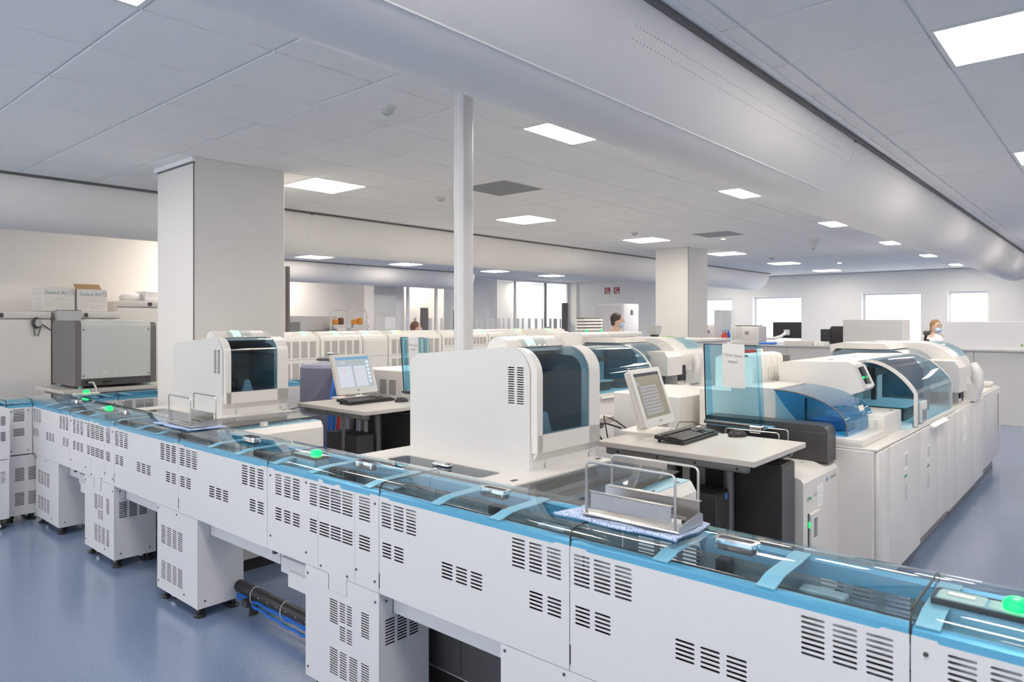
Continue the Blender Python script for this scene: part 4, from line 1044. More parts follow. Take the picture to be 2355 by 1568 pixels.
# open blue acrylic lids with handwritten notes
def blue_lid(dx, dy, label, plabel):
    t = thing('acrylic_lid', label, 'lid', (4.06+dx, 1.78+dy, .99), -.10, 'opened blue acrylic lids')
    T = rot('Y', -5)
    part('pane', MB().prism([(-.17, .47), (.165, .47), (.185, 0), (-.185, 0)], 'x', 0, .005).xf(T), 'screen_acrylic', t, local=True)
    part('side_flange', MB().prism([(0, .0), (.06, .0), (.05, .47), (0, .47)], 'y', .167, .172).xf(T), 'screen_acrylic', t, local=True)
    part('side_flange', MB().prism([(0, .0), (.06, .0), (.05, .47), (0, .47)], 'y', -.172, -.167).xf(T), 'screen_acrylic', t, local=True)
    part('top_edge', MB().box(-.001, -.17, .468, .007, .172, .472).xf(T), 'black_plastic', t, local=True)
    part('side_edge', MB().prism([(.172, .47), (.176, .47), (.188, 0), (.184, 0)], 'x', -.001, .007).xf(T), 'black_plastic', t, local=True)
    part('hinge_bar', MB().rbox(-.02, -.19, -.02, .03, .19, 0, .004, 1), 'dark_grey', t, local=True)
    part('hinge_block', MB().rbox(-.05, -.20, -.04, .0, -.13, .0, .004, 1), 'steel', t, local=True)
    part('tray', MB().rbox(.0, -.185, -.03, .26, .185, -.018, .003, 1), 'blue_frame', t, local=True)
    n = thing('paper_note', plabel, 'note', (4.06+dx, 1.78+dy, .99), -.10)
    vs = []; fs = []
    for i in range(9):
        z = .475-.26*i/8
        for j in range(5):
            y = .045-.145*j/4
            vs.append((-.006-.010*math.sin(i/8*PI)*.6-(.012*(i/8)**2), y, z))
    for i in range(8):
        for j in range(4): fs.append((i*5+j, (i+1)*5+j, (i+1)*5+j+1, i*5+j+1))
    k = len(vs); vs += [(a+.0006, b, c) for a, b, c in vs]; fs += [tuple(q+k for q in f[::-1]) for f in fs]
    o = part('sheet', MB().add(vs, fs).xf(T), 'paper', n, local=True)
    for body, z, y in (('Open laten', .405, .036), ('staan!', .365, .010)):
        cu = bpy.data.curves.new('handwriting', 'FONT'); cu.body = body; cu.size = .028; cu.shear = .35; cu.extrude = .0002; cu.materials.append(M['ink']); cu.resolution_u = 2
        q = text_mesh('handwriting', cu); q.parent = o
        mt = (T @ Matrix.Translation((-.0175, y, z))) @ FACE_NX.to_4x4() @ rot('Z', -4); q.matrix_local = mt
blue_lid(0, 0, 'opened blue acrylic lid standing behind the mouse on the right desk', 'white handwritten note on the blue lid by the right desk')
blue_lid(-.05, 2.82, 'opened blue acrylic lid behind the left desk, half hidden by the large hood', 'white handwritten note on the blue lid by the left desk')

# ================================================================== floor standing analysers in rows
def analyzer_a():
    t = thing('chemistry_analyzer', 'white analyser with curved clear blue hood nearest the aisle', 'analyzer', (5.5, 1.6, 0))
    bz = .865
    b = part('cabinet', MB().box(4.365, 1.075, .10, 6.78, 2.25, bz), 'plastic_white', t, smooth=False)
    part('plinth', MB().box(4.40, 1.11, 0, 6.75, 2.2, .10), 'vent_grey', b)
    for a, c, z in ((4.365, 4.60, .10), (4.605, 5.42, .085), (5.425, 5.98, .12), (5.985, 6.40, .12), (6.405, 6.78, .10)):
        part('door', MB().rbox(a+.002, 1.05, z, c-.002, 1.075, bz-.012, .006, 2), 'plastic_white', t)
    part('side_door', MB().rbox(4.355, 1.08, .12, 4.365, 1.95, bz-.01, .004, 1), 'plastic_white', t)
    part('counter_lip', MB().rbox(4.36, 1.06, bz-.008, 6.78, 2.25, bz+.006, .003, 1), 'plastic_white', t)
    # stickers
    for x, z in ((4.95, .66), (5.62, .62)):
        part('sticker', MB().box(x, 1.0488, z, x+.10, 1.0502, z+.11), 'paper', t)
        part('sticker_print', MB().box(x+.01, 1.0480, z+.02, x+.09, 1.0490, z+.095), 'print_pale', t)
        text('cobas', .036, 'print_green', t, (x, 1.0485, z-.05), FACE_NY)
        part('sticker', MB().box(x+.02, 1.0488, z-.20, x+.09, 1.0502, z-.10), 'print_pale', t)
    # sample pad and steps at the left end
    pd = part('loader_pad', MB().rbox(4.365, 1.14, bz+.006, 4.86, 1.80, .915, .006, 2), 'plastic_white', t)
    part('mark', MB().box(4.60, 1.38, .9152, 4.65, 1.42, .9156), 'vent_grey', pd)
    st = part('loader_step', MB().rbox(4.86, 1.14, bz, 5.30, 1.50, 1.005, .008, 2), 'plastic_white', t)
    part('cream_door', MB().rbox(4.852, 1.16, .905, 4.862, 1.44, .985, .006, 2), 'plastic_cream', st)
    part('grip', MB().rbox(4.845, 1.165, .91, 4.855, 1.19, .98, .004, 1), 'plastic_white', st)
    part('small_box', MB().rbox(4.90, 1.34, 1.005, 5.06, 1.44, 1.09, .006, 2), 'plastic_white', st)
    part('mark', MB().box(5.18, 1.17, 1.0052, 5.21, 1.19, 1.0056), 'dark_void', st)
    # hood body, left face in (y,z) with rounded corner and a nose for the display
    X0 = 5.02
    pf = [(1.86, bz), (1.86, 1.27)]+arc(1.81, 1.265, .05, 0, 90, 6)+[(1.40, 1.325), (1.345, 1.30), (1.285, 1.165), (1.30, 1.14), (1.40, 1.10), (1.43, 1.09), (1.43, bz)]
    part('hood_body', MB().prism(pf, 'x', X0, X0+.20), 'plastic_white', t)
    part('roof', MB().prism([(1.40, 1.325), (1.81, 1.315), (1.86, 1.27), (1.86, 1.0), (1.84, 1.0), (1.84, 1.26), (1.80, 1.295), (1.40, 1.305)], 'x', X0+.20, 6.78), 'plastic_white', t)
    part('back_panel', MB().box(X0+.20, 1.72, bz, 6.78, 1.84, 1.29), 'light_blue', t)
    for x in (5.3, 5.9): part('roof_slot', MB().box(x, 1.60, 1.320, x+.09, 1.612, 1.3225), 'vent_grey', t)
    ds = part('display', MB().prism([(1.283, 1.158), (1.352, 1.312), (1.340, 1.318), (1.271, 1.163)], 'x', X0-.012, X0+.11), 'plastic_white', t)
    part('display_screen', MB().prism([(1.288, 1.185), (1.335, 1.29), (1.322, 1.296), (1.272, 1.190)], 'x', X0-.0135, X0-.011), 'screen_dark', ds)
    part('display_face', MB().prism([(1.278, 1.185), (1.328, 1.295), (1.326, 1.297), (1.2755, 1.187)], 'x', X0+.012, X0+.085), 'screen_dark', ds)
    part('green_icon', MB().prism([(1.294, 1.222), (1.300, 1.235), (1.2975, 1.2365), (1.2915, 1.2235)], 'x', X0+.04, X0+.06).box(X0-.0142, 1.292, 1.222, X0-.013, 1.306, 1.236), 'green_lamp', ds)
    # curved clear hood
    cp = [(1.075, bz+.01), (1.075, 1.10)]
    for i in range(1, 15):
        u = i/14; cp.append((1.075+(1.40-1.075)*(u**1.15), 1.10+(1.325-1.10)*math.sin(u*PI/2)**0.9))
    gx0, gx1 = 5.44, 6.74
    part('hood_glass', MB().ribbon(cp, 'x', gx0+.02, gx1-.02, -.004), 'analyzer_glass', t, label='curved transparent blue hood')
    part('rim', MB().ribbon(cp, 'x', gx0, gx0+.045, -.02), 'plastic_white', t)
    part('rim', MB().ribbon(cp, 'x', gx1-.03, gx1, -.02), 'plastic_white', t)
    part('end_glass', MB().prism([(p[0]+.004, p[1]-.004) for p in cp]+[(1.40, bz+.01)], 'x', gx0+.012, gx0+.016), 'analyzer_glass', t)
    part('end_glass', MB().prism([(p[0]+.004, p[1]-.004) for p in cp]+[(1.72, 1.32), (1.72, bz+.01)], 'x', gx1-.016, gx1-.012), 'analyzer_glass', t)
    part('hood_shelf', MB().rbox(5.23, 1.41, 1.10, 5.43, 1.46, 1.31, .01, 1), 'plastic_white', t)
    part('front_bar', MB().rbox(gx0+.02, 1.062, bz-.01, gx1, 1.078, bz+.02, .004, 1), 'plastic_white', t)
    kp = part('keypad', MB().rbox(gx0+.06, 1.058, bz+.03, gx0+.24, 1.076, 1.04, .006, 2), 'plastic_white', t)
    part('keypad_screen', MB().box(gx0+.085, 1.0565, bz+.045, gx0+.215, 1.0585, .985), 'smoke_shell', kp)
    part('grip_lip', MB().prism([(1.04, bz-.035), (1.02, bz-.02), (1.05, bz), (1.06, bz-.03)], 'x', 5.72, 6.25), 'plastic_white', t)
    # inside of the hood
    part('work_deck', MB().box(5.30, 1.10, bz+.006, 6.70, 1.72, bz+.03), 'light_blue', t)
    part('reagent_bay', MB().rbox(5.55, 1.18, bz+.03, 6.1, 1.50, bz+.12, .006, 1), 'dark_grey', t)
    part('tray_edge', MB().rbox(5.53, 1.16, bz+.12, 6.12, 1.52, bz+.132, .003, 1), 'pale_blue', t)
    part('pipette_arm', MB().rbox(5.50, 1.50, 1.16, 6.5, 1.56, 1.21, .006, 1), 'dark_grey', t)
    part('pipette', MB().cyl((5.9, 1.46, .98), (5.9, 1.46, 1.22), .02, 10).box(5.86, 1.44, 1.18, 5.94, 1.52, 1.24), 'black_plastic', t)
    part('inner_column', MB().rbox(6.2, 1.5, bz+.03, 6.34, 1.62, 1.18, .02, 2), 'inner_grey', t)
    part('carousel', MB().lathe([(.16, bz+.03), (.16, bz+.10), (.10, bz+.115)], (6.4, 1.34, 0), 24), 'belt', t)
    # blue quarter-round cover in front of the hood side
    p = [(1.23, .925)]+[(1.23+.43*(1-math.cos(math.radians(a))), .965+.205*math.sin(math.radians(a))) for a in range(0, 91, 9)]
    ac = part('arc_cover', MB().ribbon(p, 'x', 4.40, 4.98, -.004), 'arc_glass', t, label='deep blue quarter-round cover')
    part('end_pane', MB().prism(p+[(1.60, 1.08), (1.52, .99), (1.46, .925)], 'x', 4.396, 4.400), 'arc_glass', ac)
    part('edge', MB().tube([(4.396, a, z) for a, z in p], .004, 6), 'rail_dark', ac)
    part('warning_label', MB().prism([(1.252, 1.035), (1.2625, 1.068), (1.261, 1.069), (1.2505, 1.036)], 'x', 4.74, 4.84), 'plastic_cream', ac)
    part('white_backing', MB().prism([(1.66, .92), (1.66, 1.175), (1.95, 1.175), (1.95, .92), (1.52, .92)], 'x', 4.42, 4.98), 'plastic_white', t)
    part('rotor', MB().lathe([(.10, .92), (.10, .98), (.03, 1.0)], (4.68, 1.42, 0), 20), 'violet_grey', t)
    part('post', MB().cyl((4.5, 1.5, .92), (4.5, 1.5, 1.12), .008, 8), 'dark_grey', t)
    return t
AA = analyzer_a()
def analyzer_b():
    t = thing('immunoassay_analyzer', 'second white analyser with domed grey glass hood past the curved blue hood', 'analyzer', (7.5, 1.6, 0))
    bz = .865
    b = part('cabinet', MB().box(6.79, 1.075, .10, 8.2, 2.25, bz), 'plastic_white', t, smooth=False)
    part('plinth', MB().box(6.80, 1.11, 0, 8.18, 2.2, .10), 'vent_grey', b)
    for a, c in ((6.79, 7.02), (7.025, 7.62), (7.625, 8.2)): part('door', MB().rbox(a+.002, 1.05, .10, c-.002, 1.075, bz-.012, .006, 2), 'plastic_white', t)
    for z in (.70, .56): part('sticker', MB().box(7.10, 1.0485, z, 7.24, 1.0503, z+.07), 'paper', t)
    # domed body profile
    pf = [(1.14, bz), (1.14, 1.13)]+[(1.14+.32*(1-math.cos(math.radians(a))), 1.13+.265*math.sin(math.radians(a))) for a in range(10, 91, 10)]+[(1.95, 1.395)]+arc(1.95, 1.315, .08, 90, 0, 6)+[(2.03, bz)]
    part('dome', MB().prism(pf, 'x', 7.45, 8.15), 'plastic_white', t)
    pg = [(1.30, bz), (1.30, 1.2)]+[(1.30+.26*(1-math.cos(math.radians(a))), 1.12+.225*math.sin(math.radians(a))) for a in range(20, 91, 10)]+[(1.95, 1.345), (2.03, 1.30), (2.03, bz)]
    part('dark_hood', MB().prism(pg, 'x', 6.82, 7.45), 'smoke_shell', t)
    part('roof_rib', MB().prism([(1.55, 1.35), (2.0, 1.35), (2.05, 1.30), (2.05, 1.385), (1.95, 1.405), (1.60, 1.40)], 'x', 6.80, 7.46), 'plastic_white', t)
    part('roof_joint', MB().box(7.05, 1.6, 1.405, 7.06, 1.95, 1.4075).box(7.28, 1.6, 1.405, 7.29, 1.95, 1.4075), 'vent_grey', t)
    gl = [(p[0]-.012, p[1]+.008) for p in pf[4:11]]
    part('dome_glass', MB().ribbon(gl, 'x', 7.75, 8.12, -.004), 'analyzer_glass', t)
    part('nose', MB().prism([(1.08, .98), (1.08, 1.19), (1.12, 1.25), (1.40, 1.25), (1.40, .98)], 'x', 7.10, 7.45), 'plastic_white', t)
    part('dark_opening', MB().box(7.45, 1.125, .90, 7.62, 1.14, 1.08), 'dark_void', t)
    ar = part('handset', MB().tube([(7.70, 1.06, .88), (7.70, 1.03, 1.0), (7.72, 1.03, 1.12), (7.75, 1.06, 1.19), (7.80, 1.08, 1.18)], [.05, .05, .045, .035, .02], 12), 'unit_white', t)
    part('handset_base', MB().prism([(7.62, bz), (7.86, bz), (7.82, 1.02), (7.74, 1.08), (7.66, 1.02)], 'y', 1.03, 1.13), 'unit_white', ar)
    return t
AB = analyzer_b()
t = thing('end_module', 'last white cabinet of the right analyser row with tall grip', 'cabinet', (8.8, 1.6, 0))
b = part('cabinet', MB().box(8.21, 1.075, .14, 9.45, 2.2, .88), 'plastic_white', t, smooth=False)
part('plinth', MB().box(8.24, 1.12, 0, 9.42, 2.15, .14), 'vent_grey', b)
for a, c in ((8.21, 8.45), (8.455, 9.45)): part('door', MB().rbox(a+.002, 1.05, .14, c-.002, 1.075, .87, .006, 2), 'unit_white', t)
part('grip', MB().rbox(9.25, 1.035, .40, 9.33, 1.05, .82, .008, 1), 'partition', t)
part('raised_top', MB().rbox(8.5, 1.2, .88, 9.1, 2.0, .96, .02, 2).rbox(9.15, 1.1, .88, 9.42, 1.6, .93, .02, 2), 'plastic_white', t)
dup(AA, (5.5, 4.40, 0), 'white analyser with curved blue glass in the middle row behind the large hood')
dup(AB, (7.5, 4.40, 0), 'white domed analyser in the middle row left of the tan list monitor')

# stacked narrow reagent tanks
t = thing('tank_cabinet', 'white cabinet carrying the row of narrow tanks', 'cabinet', (5.0, 2.1, 0))
part('body', MB().rbox(4.55, 1.97, .875, 5.35, 2.24, 1.135, .006, 1), 'plastic_white', t)
part('feet', MB().box(4.6, 2.0, .8712, 5.3, 2.2, .876), 'vent_grey', t)
for k in range(5):
    x = 4.72+k*.115
    t = thing('reagent_tank', ['narrow white plastic tank, front one of the row beside the blue lid', 'narrow white plastic tank, second of the row beside the blue lid', 'narrow white plastic tank, third of the row beside the blue lid', 'narrow white plastic tank, fourth of the row beside the blue lid', 'narrow white plastic tank, rearmost of the row beside the blue lid'][k], 'tank', (x, 2.06, 1.135), group='narrow white tanks in a row')
    part('body', MB().prism([(1.93, 1.136), (1.93, 1.335), (1.945, 1.36), (2.0, 1.372), (2.16, 1.36), (2.20, 1.34), (2.20, 1.136)], 'x', x, x+.108), 'tank_plastic', t)
    part('handle_gap', MB().prism([(1.955, 1.352), (1.975, 1.3665), (1.99, 1.352)], 'x', x-.0008, x+.1085), 'dark_grey', t)
    part('level_scale', MB().box(x+.05, 1.9285, 1.18, x+.056, 1.930, 1.27), 'print_pale', t)
    part('cap', MB().lathe([(.028, 1.362), (.028, 1.385), (.02, 1.39)], (x+.054, 2.09, 0), 14), 'red_plastic' if k in (2, 3) else 'tank_plastic', t)
single('dark_post', MB().box(5.32, 1.90, .87, 5.36, 1.95, 1.345), 'rail_dark', 'narrow dark post between the tanks and the analyser hood', 'post', origin=(5.34, 1.92, .87))
# white vent box seen through the blue lid
def vent_box(x0, y0, x1, y1, z1, label):
    t = thing('vented_box', label, 'machine', ((x0+x1)/2, (y0+y1)/2, 0))
    part('body', MB().rbox(x0, y0, 0, x1, y1, z1, .008, 1), 'plastic_white', t)
    for a in (.10, .24):
        H = MB()
        for k in range(12): H.box(x0-.001, y0+a, z1-.10-k*.012, x0+.001, y0+a+.10, z1-.095-k*.012)
        part('louvres', H, 'dark_grey', t)
vent_box(4.40, 2.30, 5.2, 2.85, 1.08, 'white machine with louvres seen through the blue lid')
vent_box(4.30, 5.12, 4.95, 5.75, 1.13, 'white machine with rounded top behind the left desk')
# violet-grey tank with coloured hoses
t = thing('supply_drum', 'violet-grey drum with blue and red hoses behind the left monitor', 'drum', (3.95, 5.78, 0))
part('shell', MB().lathe([(.26, 0), (.28, .03), (.28, 1.16), (.26, 1.19), (.05, 1.20)], (3.95, 5.78, 0), 28), 'violet_grey', t)
part('coil', MB().tube([(3.95+.12*math.cos(a*PI/8), 5.78+.12*math.sin(a*PI/8), 1.205+.004*a) for a in range(20)], .012, 8), 'leg_metal', t)
for k, m in enumerate(('blue_cable', 'blue_cable', 'red_plastic')):
    pts = [(3.93+.02*k, 5.70, 1.20), (3.86+.03*k, 5.55, 1.17), (3.76+.045*k, 5.44, 1.05), (3.70+.05*k, 5.40, .90), (3.66+.05*k, 5.38, .6), (3.66+.05*k, 5.38, .1)]
    part('hose', MB().tube(pts, .017, 9), m, t)
part('hose_clip', MB().box(3.79, 5.47, 1.06, 3.90, 5.50, 1.09), 'red_plastic', t)
single('sensor_wire', MB().tube([(3.90, 5.70, 1.17), (3.7, 5.5, 1.10), (3.5, 5.3, .98), (3.3, 5.15, .90), (3.05, 5.08, .88)], .004, 6), 'dark_grey', 'thin grey wire hanging from the violet-grey drum', 'wire')

# ================================================================== vented modules of the back row
def back_module(x0, x1, y, z1, label, vents=True, lamp=None, orange=False, vz=(1.18, 1.36), rows2=True, nv=None, depth=.7):
    t = thing('vented_analyzer', label, 'analyzer', ((x0+x1)/2, y+depth/2, 0), group='white vented analysers of the back row')
    g = .004
    pf = [(y, .10), (y, z1-.06)]+[(y+.06*(1-math.cos(math.radians(a))), z1-.06+.06*math.sin(math.radians(a))) for a in range(15, 91, 15)]+[(y+depth, z1), (y+depth, .10)]
    part('body', MB().prism(pf, 'x', x0+g, x1-g), 'bright_white', t)
    part('plinth', MB().box(x0+.03, y+.05, 0, x1-.03, y+depth-.05, .10), 'vent_grey', t)
    if vents:
        n = nv or max(3, int((x1-x0-.06)/.105)); wv = (x1-x0-.08)/n
        for k in range(n):
            a = x0+.04+k*wv
            part('vent_panel', MB().box(a+wv*.14, y-.002, vz[0], a+wv*.86, y+.004, vz[1]), 'vent_pale', t, smooth=False)
            if rows2: part('vent_panel', MB().box(a+wv*.14, y-.002, vz[0]-.29, a+wv*.86, y+.004, vz[0]-.06), 'vent_pale', t, smooth=False)
        part('seam', MB().box(x0+g, y-.001, vz[0]-.022, x1-g, y+.002, vz[0]-.018), 'vent_grey', t)
    else:
        part('door', MB().rbox(x0+.02, y-.006, 1.16, x1-.02, y+.004, z1-.07, .004, 1), 'bright_white', t)
    # signal bar
    yc = y+.16
    pr = [(yc+.085*math.cos(math.radians(a)), z1-.012+.062*math.sin(math.radians(a))) for a in range(0, 181, 15)]
    b = part('signal_bar', MB().prism(pr, 'x', x0+.03, x1-.03), 'bright_white', t)
    if lamp:
        ps = [(yc+.088*math.cos(math.radians(a)), z1-.012+.065*math.sin(math.radians(a))) for a in range(75, 171, 12)]
        part('signal_strip', MB().ribbon(ps, 'x', lamp-.035, lamp+.035, -.001), 'green_strip', b)
        if orange: part('signal_strip', MB().ribbon(ps, 'x', lamp+.04, lamp+.085, -.001), 'orange_strip', b)
    return t
BR = [(4.25, 4.78, True, 4.62, False, 'first vented analyser right of the wide square column'), (4.79, 5.40, True, 5.06, False, 'vented analyser behind the pale table grid monitor'),
      (5.41, 5.80, False, 5.5, False, 'plain fronted analyser section beside the left blue lid'), (5.81, 6.75, True, 6.0, True, 'back row analyser with green and orange strip behind the left blue lid'),
      (6.76, 7.7, True, 7.66, False, 'back row analyser right behind the slim pole'), (7.71, 8.6, True, 8.5, True, 'back row analyser with orange strip right of the slim pole'), (8.61, 9.75, True, 9.3, True, 'end analyser of the back row near the blue window')]
for x0, x1, v, lamp, orng, lab in BR:
    far = x0 > 6.7
    back_module(x0, x1, 7.2, 1.422, lab, v, lamp, orng, (1.26, 1.36) if far else (1.17, 1.36), not far, None if not far else 12)
t = thing('window_module', 'white module with small dark blue window in the back row', 'machine', (8.8, 6.8, 0))
part('body', MB().rbox(8.55, 6.45, 0, 9.05, 7.1, 1.37, .02, 2), 'bright_white', t)
part('window', MB().box(8.70, 6.446, 1.21, 8.93, 6.452, 1.35), 'smoke_shell', t)
for k, (x0, x1, lab) in enumerate([(7.45, 8.10, 'white vented machine in front of the dark-haired person'), (8.11, 8.98, 'white vented machine beside the hand dispenser')]):
    t = thing('vented_machine', lab, 'machine', ((x0+x1)/2, 5.55, 0), group='white vented machines by the dark-haired person')
    y = 5.3; z1 = 1.445
    pf = [(y, .08), (y, z1-.05)]+[(y+.05*(1-math.cos(math.radians(a))), z1-.05+.05*math.sin(math.radians(a))) for a in range(15, 91, 15)]+[(y+.45, z1), (y+.45, .08)]
    part('body', MB().prism(pf, 'x', x0+.004, x1-.004), 'bright_white', t)
    part('plinth', MB().box(x0+.03, y+.03, 0, x1-.03, y+.4, .08), 'vent_grey', t)
    n = 14 if k == 0 else 18; wv = (x1-x0-(.10 if k == 0 else .32))/n
    for q in range(n): part('vent_slat', MB().box(x0+.05+q*wv, y-.003, 1.29, x0+.05+q*wv+wv*.45, y+.004, 1.385), 'vent_pale', t, smooth=False)
t = thing('dispenser', 'small grey-white dispenser with black foot past the vented machine', 'dispenser', (9.2, 5.2, 1.3))
part('head', MB().prism([(9.12, 1.40), (9.22, 1.40), (9.25, 1.53), (9.09, 1.53)], 'y', 5.15, 5.3), 'grey_panel', t)
part('neck', MB().box(9.13, 5.18, 1.34, 9.22, 5.27, 1.40), 'black_plastic', t)
part('foot', MB().rbox(9.06, 5.12, 1.32, 9.30, 5.32, 1.34, .004, 1), 'black_plastic', t)
t = thing('equipment_bench', 'white bench top between the middle row and the far column', 'bench', (10.0, 5.2, 0))
part('bench_top', MB().rbox(9.02, 4.9, 1.28, 11.1, 5.6, 1.32, .005, 1), 'plastic_white', t)
part('bench_side', MB().box(9.05, 4.95, 0, 11.05, 5.55, 1.28), 'plastic_white', t)
single('green_pouch', MB().rbox(9.45, 5.12, 1.32, 9.62, 5.28, 1.375, .02, 2), 'green_plastic', 'small green pouch lying past the dispenser', 'pouch', origin=(9.53, 5.2, 1.32))
single('black_clip', MB().rbox(9.66, 5.13, 1.32, 9.74, 5.25, 1.36, .01, 1), 'black_plastic', 'small black object beside the green pouch', 'clip', origin=(9.7, 5.2, 1.32))

# bottle rack at the far column
t = thing('wall_shelf', 'clear acrylic supply box on the far square column', 'shelf', (12.3, 5.4, 1.2))
part('back_plate', MB().box(11.98, 5.60, 1.22, 12.7, 5.61, 1.80), 'partition_light', t)
part('shelf', MB().box(11.98, 5.38, 1.22, 12.7, 5.60, 1.235), 'partition_light', t)
part('front_pane', MB().box(12.35, 5.38, 1.235, 12.7, 5.384, 1.50), 'clear_glass', t)
part('side_pane', MB().box(12.35, 5.384, 1.235, 12.354, 5.60, 1.80), 'clear_glass', t)
for k, (x, m, h, lab) in enumerate([(12.02, 'red_plastic', .10, 'red spray bottle on the acrylic supply shelf'), (12.12, 'red_plastic', .10, 'second red bottle on the acrylic supply shelf'), (12.23, 'blue_cable', .12, 'dark blue bottle on the acrylic supply shelf')]):
    b = thing('spray_bottle', lab, 'bottle', (x, 5.45, 1.235))
    part('body', MB().lathe([(.035, 0), (.038, .02), (.038, h), (.012, h+.05), (.010, h+.08)], n=12), m, b, local=True)
    part('nozzle', MB().rbox(-.05, -.012, h+.08, .02, .012, h+.11, .004, 1).cyl((0, 0, h+.10), (.01, 0, h+.2), .006, 6), 'pale_blue', b, local=True)

# ================================================================== left side: instrument, freezers, boxes
t = thing('instrument_table', 'white table top on dark frame carrying the grey instrument', 'table', (2.5, 7.4, 0))
part('table_top', MB().rbox(2.05, 6.985, .955, 3.0, 7.82, .985, .002, 1), 'desk_top', t)
part('frame', MB().rbox(2.12, 7.02, .91, 2.92, 7.06, .954, .008, 1).rbox(2.12, 7.74, .91, 2.92, 7.78, .954, .008, 1).box(2.12, 7.06, .915, 2.16, 7.74, .95), 'leg_metal', t)
for x, y in ((2.2, 7.4), (2.85, 7.4)): part('leg', MB().cyl((x, y, 0), (x, y, .92), .03, 14), 'leg_metal', t)
t = thing('bench_instrument', 'grey cabinet instrument with dark sides on the white table', 'instrument', (2.5, 7.4, .985))
X0, X1, Y0, Y1 = 2.19, 2.85, 7.10, 7.73
def rp(y0, y1, z0, z1, r): return [(y0, z0), (y0, z1-r)]+[(y0+r*(1-math.cos(math.radians(a))), z1-r+r*math.sin(math.radians(a))) for a in range(15, 91, 15)]+[(y1-r, z1)]+[(y1-r+r*math.sin(math.radians(a)), z1-r+r*math.cos(math.radians(a))) for a in range(15, 91, 15)]+[(y1, z0)]
part('side_shell', MB().prism(rp(Y0, Y1, 1.01, 1.605, .045), 'x', X0-.02, X0+.03), 'grey_side', t)
part('side_shell', MB().prism(rp(Y0, Y1, 1.01, 1.59, .045), 'x', X1-.03, X1+.02), 'grey_side', t)
part('base', MB().box(X0+.03, Y0+.004, 1.01, X1-.03, Y1-.01, 1.075), 'dark_grey', t)
bd = part('light_panel', MB().prism(rp(Y0+.004, Y1-.02, 1.072, 1.60, .05), 'x', X0+.03, X1-.03), 'grey_panel', t)
for x in (X0+.05, X1-.05):
    for z in (1.10, 1.52): part('screw', MB().lathe([(.007, 0), (.006, -.003)], (x, Y0+.004, z), 10, 'y'), 'dark_grey', bd)
for k in range(4): part('printed_text', MB().box(2.28+.0*k, Y0+.0025, 1.09+.016*k, 2.37-.01*(k % 2), Y0+.0045, 1.096+.016*k), 'print_pale', bd)
part('printed_text', MB().box(2.40, Y0+.0025, 1.11, 2.45, Y0+.0045, 1.15).box(2.49, Y0+.0025, 1.095, 2.525, Y0+.0045, 1.12), 'print_pale', bd)
for x in (X0+.04, X1-.04):
    for y in (Y0+.05, Y1-.06): part('foot', MB().lathe([(.022, .985), (.022, 1.0), (.018, 1.012)], (x, y, 0), 12), 'pale_blue', t)
part('socket', MB().box(2.25, Y0-.002, 1.03, 2.30, Y0+.006, 1.055).box(2.40, Y0-.002, 1.03, 2.47, Y0+.006, 1.05), 'black_plastic', t)
part('power_lead', MB().tube([(2.28, Y0-.004, 1.04), (2.30, Y0-.05, 1.045), (2.31, Y0-.09, 1.0), (2.305, Y0-.13, .955), (2.30, Y0-.14, .9)], .008, 8), 'grey_panel', t)

def freezer(x0, x1, y0, y1, z1, label, lid=.075, hinge=True):
    t = thing('laboratory_freezer', label, 'freezer', ((x0+x1)/2, (y0+y1)/2, 0), group='white freezers along the warm wall')
    part('body', MB().rbox(x0, y0+.05, .05, x1, y1, z1-.01, .012, 2), 'plastic_white', t)
    part('door', MB().rbox(x0, y0, .10, x1, y0+.046, z1-lid-.006, .012, 2), 'plastic_white', t)
    part('control_fascia', MB().rbox(x0, y0, z1-lid, x1, y0+.048, z1, .012, 2), 'plastic_white', t)
    part('display', MB().box(x0+(x1-x0)*.40, y0-.002, z1-lid*.85, x0+(x1-x0)*.46, y0+.002, z1-lid*.25), 'dark_grey', t)
    part('castor', MB().box(x0+.05, y0+.08, 0, x1-.05, y1-.05, .05), 'black_panel', t)
    return t
freezer(1.62, 2.405, 8.6, 9.25, 1.70, 'white freezer at the left picture edge with a hanging sensor')
freezer(2.47, 3.09, 8.6, 9.25, 1.705, 'white freezer carrying the two printed boxes')
freezer(3.0+.12, 3.95, 8.78, 9.30, 1.84, 'taller white freezer partly behind the wide square column')
t = thing('small_control_box', 'small grey control box between the freezers above the instrument', 'box', (2.48, 8.5, 1.6))
part('box', MB().rbox(2.44, 8.50, 1.56, 2.66, 8.59, 1.715, .006, 1), 'grey_panel', t)
part('lid', MB().box(2.437, 8.497, 1.715, 2.663, 8.593, 1.72), 'vent_grey', t)
t = thing('sensor_pod', 'grey sensor pod with cable hanging on the leftmost freezer', 'sensor', (2.25, 8.58, 1.5))
part('pod', MB().ball((2.26, 8.57, 1.58), .045, .02, .06), 'dark_grey', t)
part('face', MB().ball((2.275, 8.553, 1.58), .03, .008, .04), 'grey_panel', t)
part('cable', MB().tube([(2.24, 8.57, 1.53), (2.245, 8.57, 1.45), (2.275, 8.57, 1.44), (2.295, 8.57, 1.52), (2.30, 8.57, 1.57), (2.34, 8.58, 1.55), (2.395, 8.585, 1.50)], .006, 6), 'dark_grey', t)
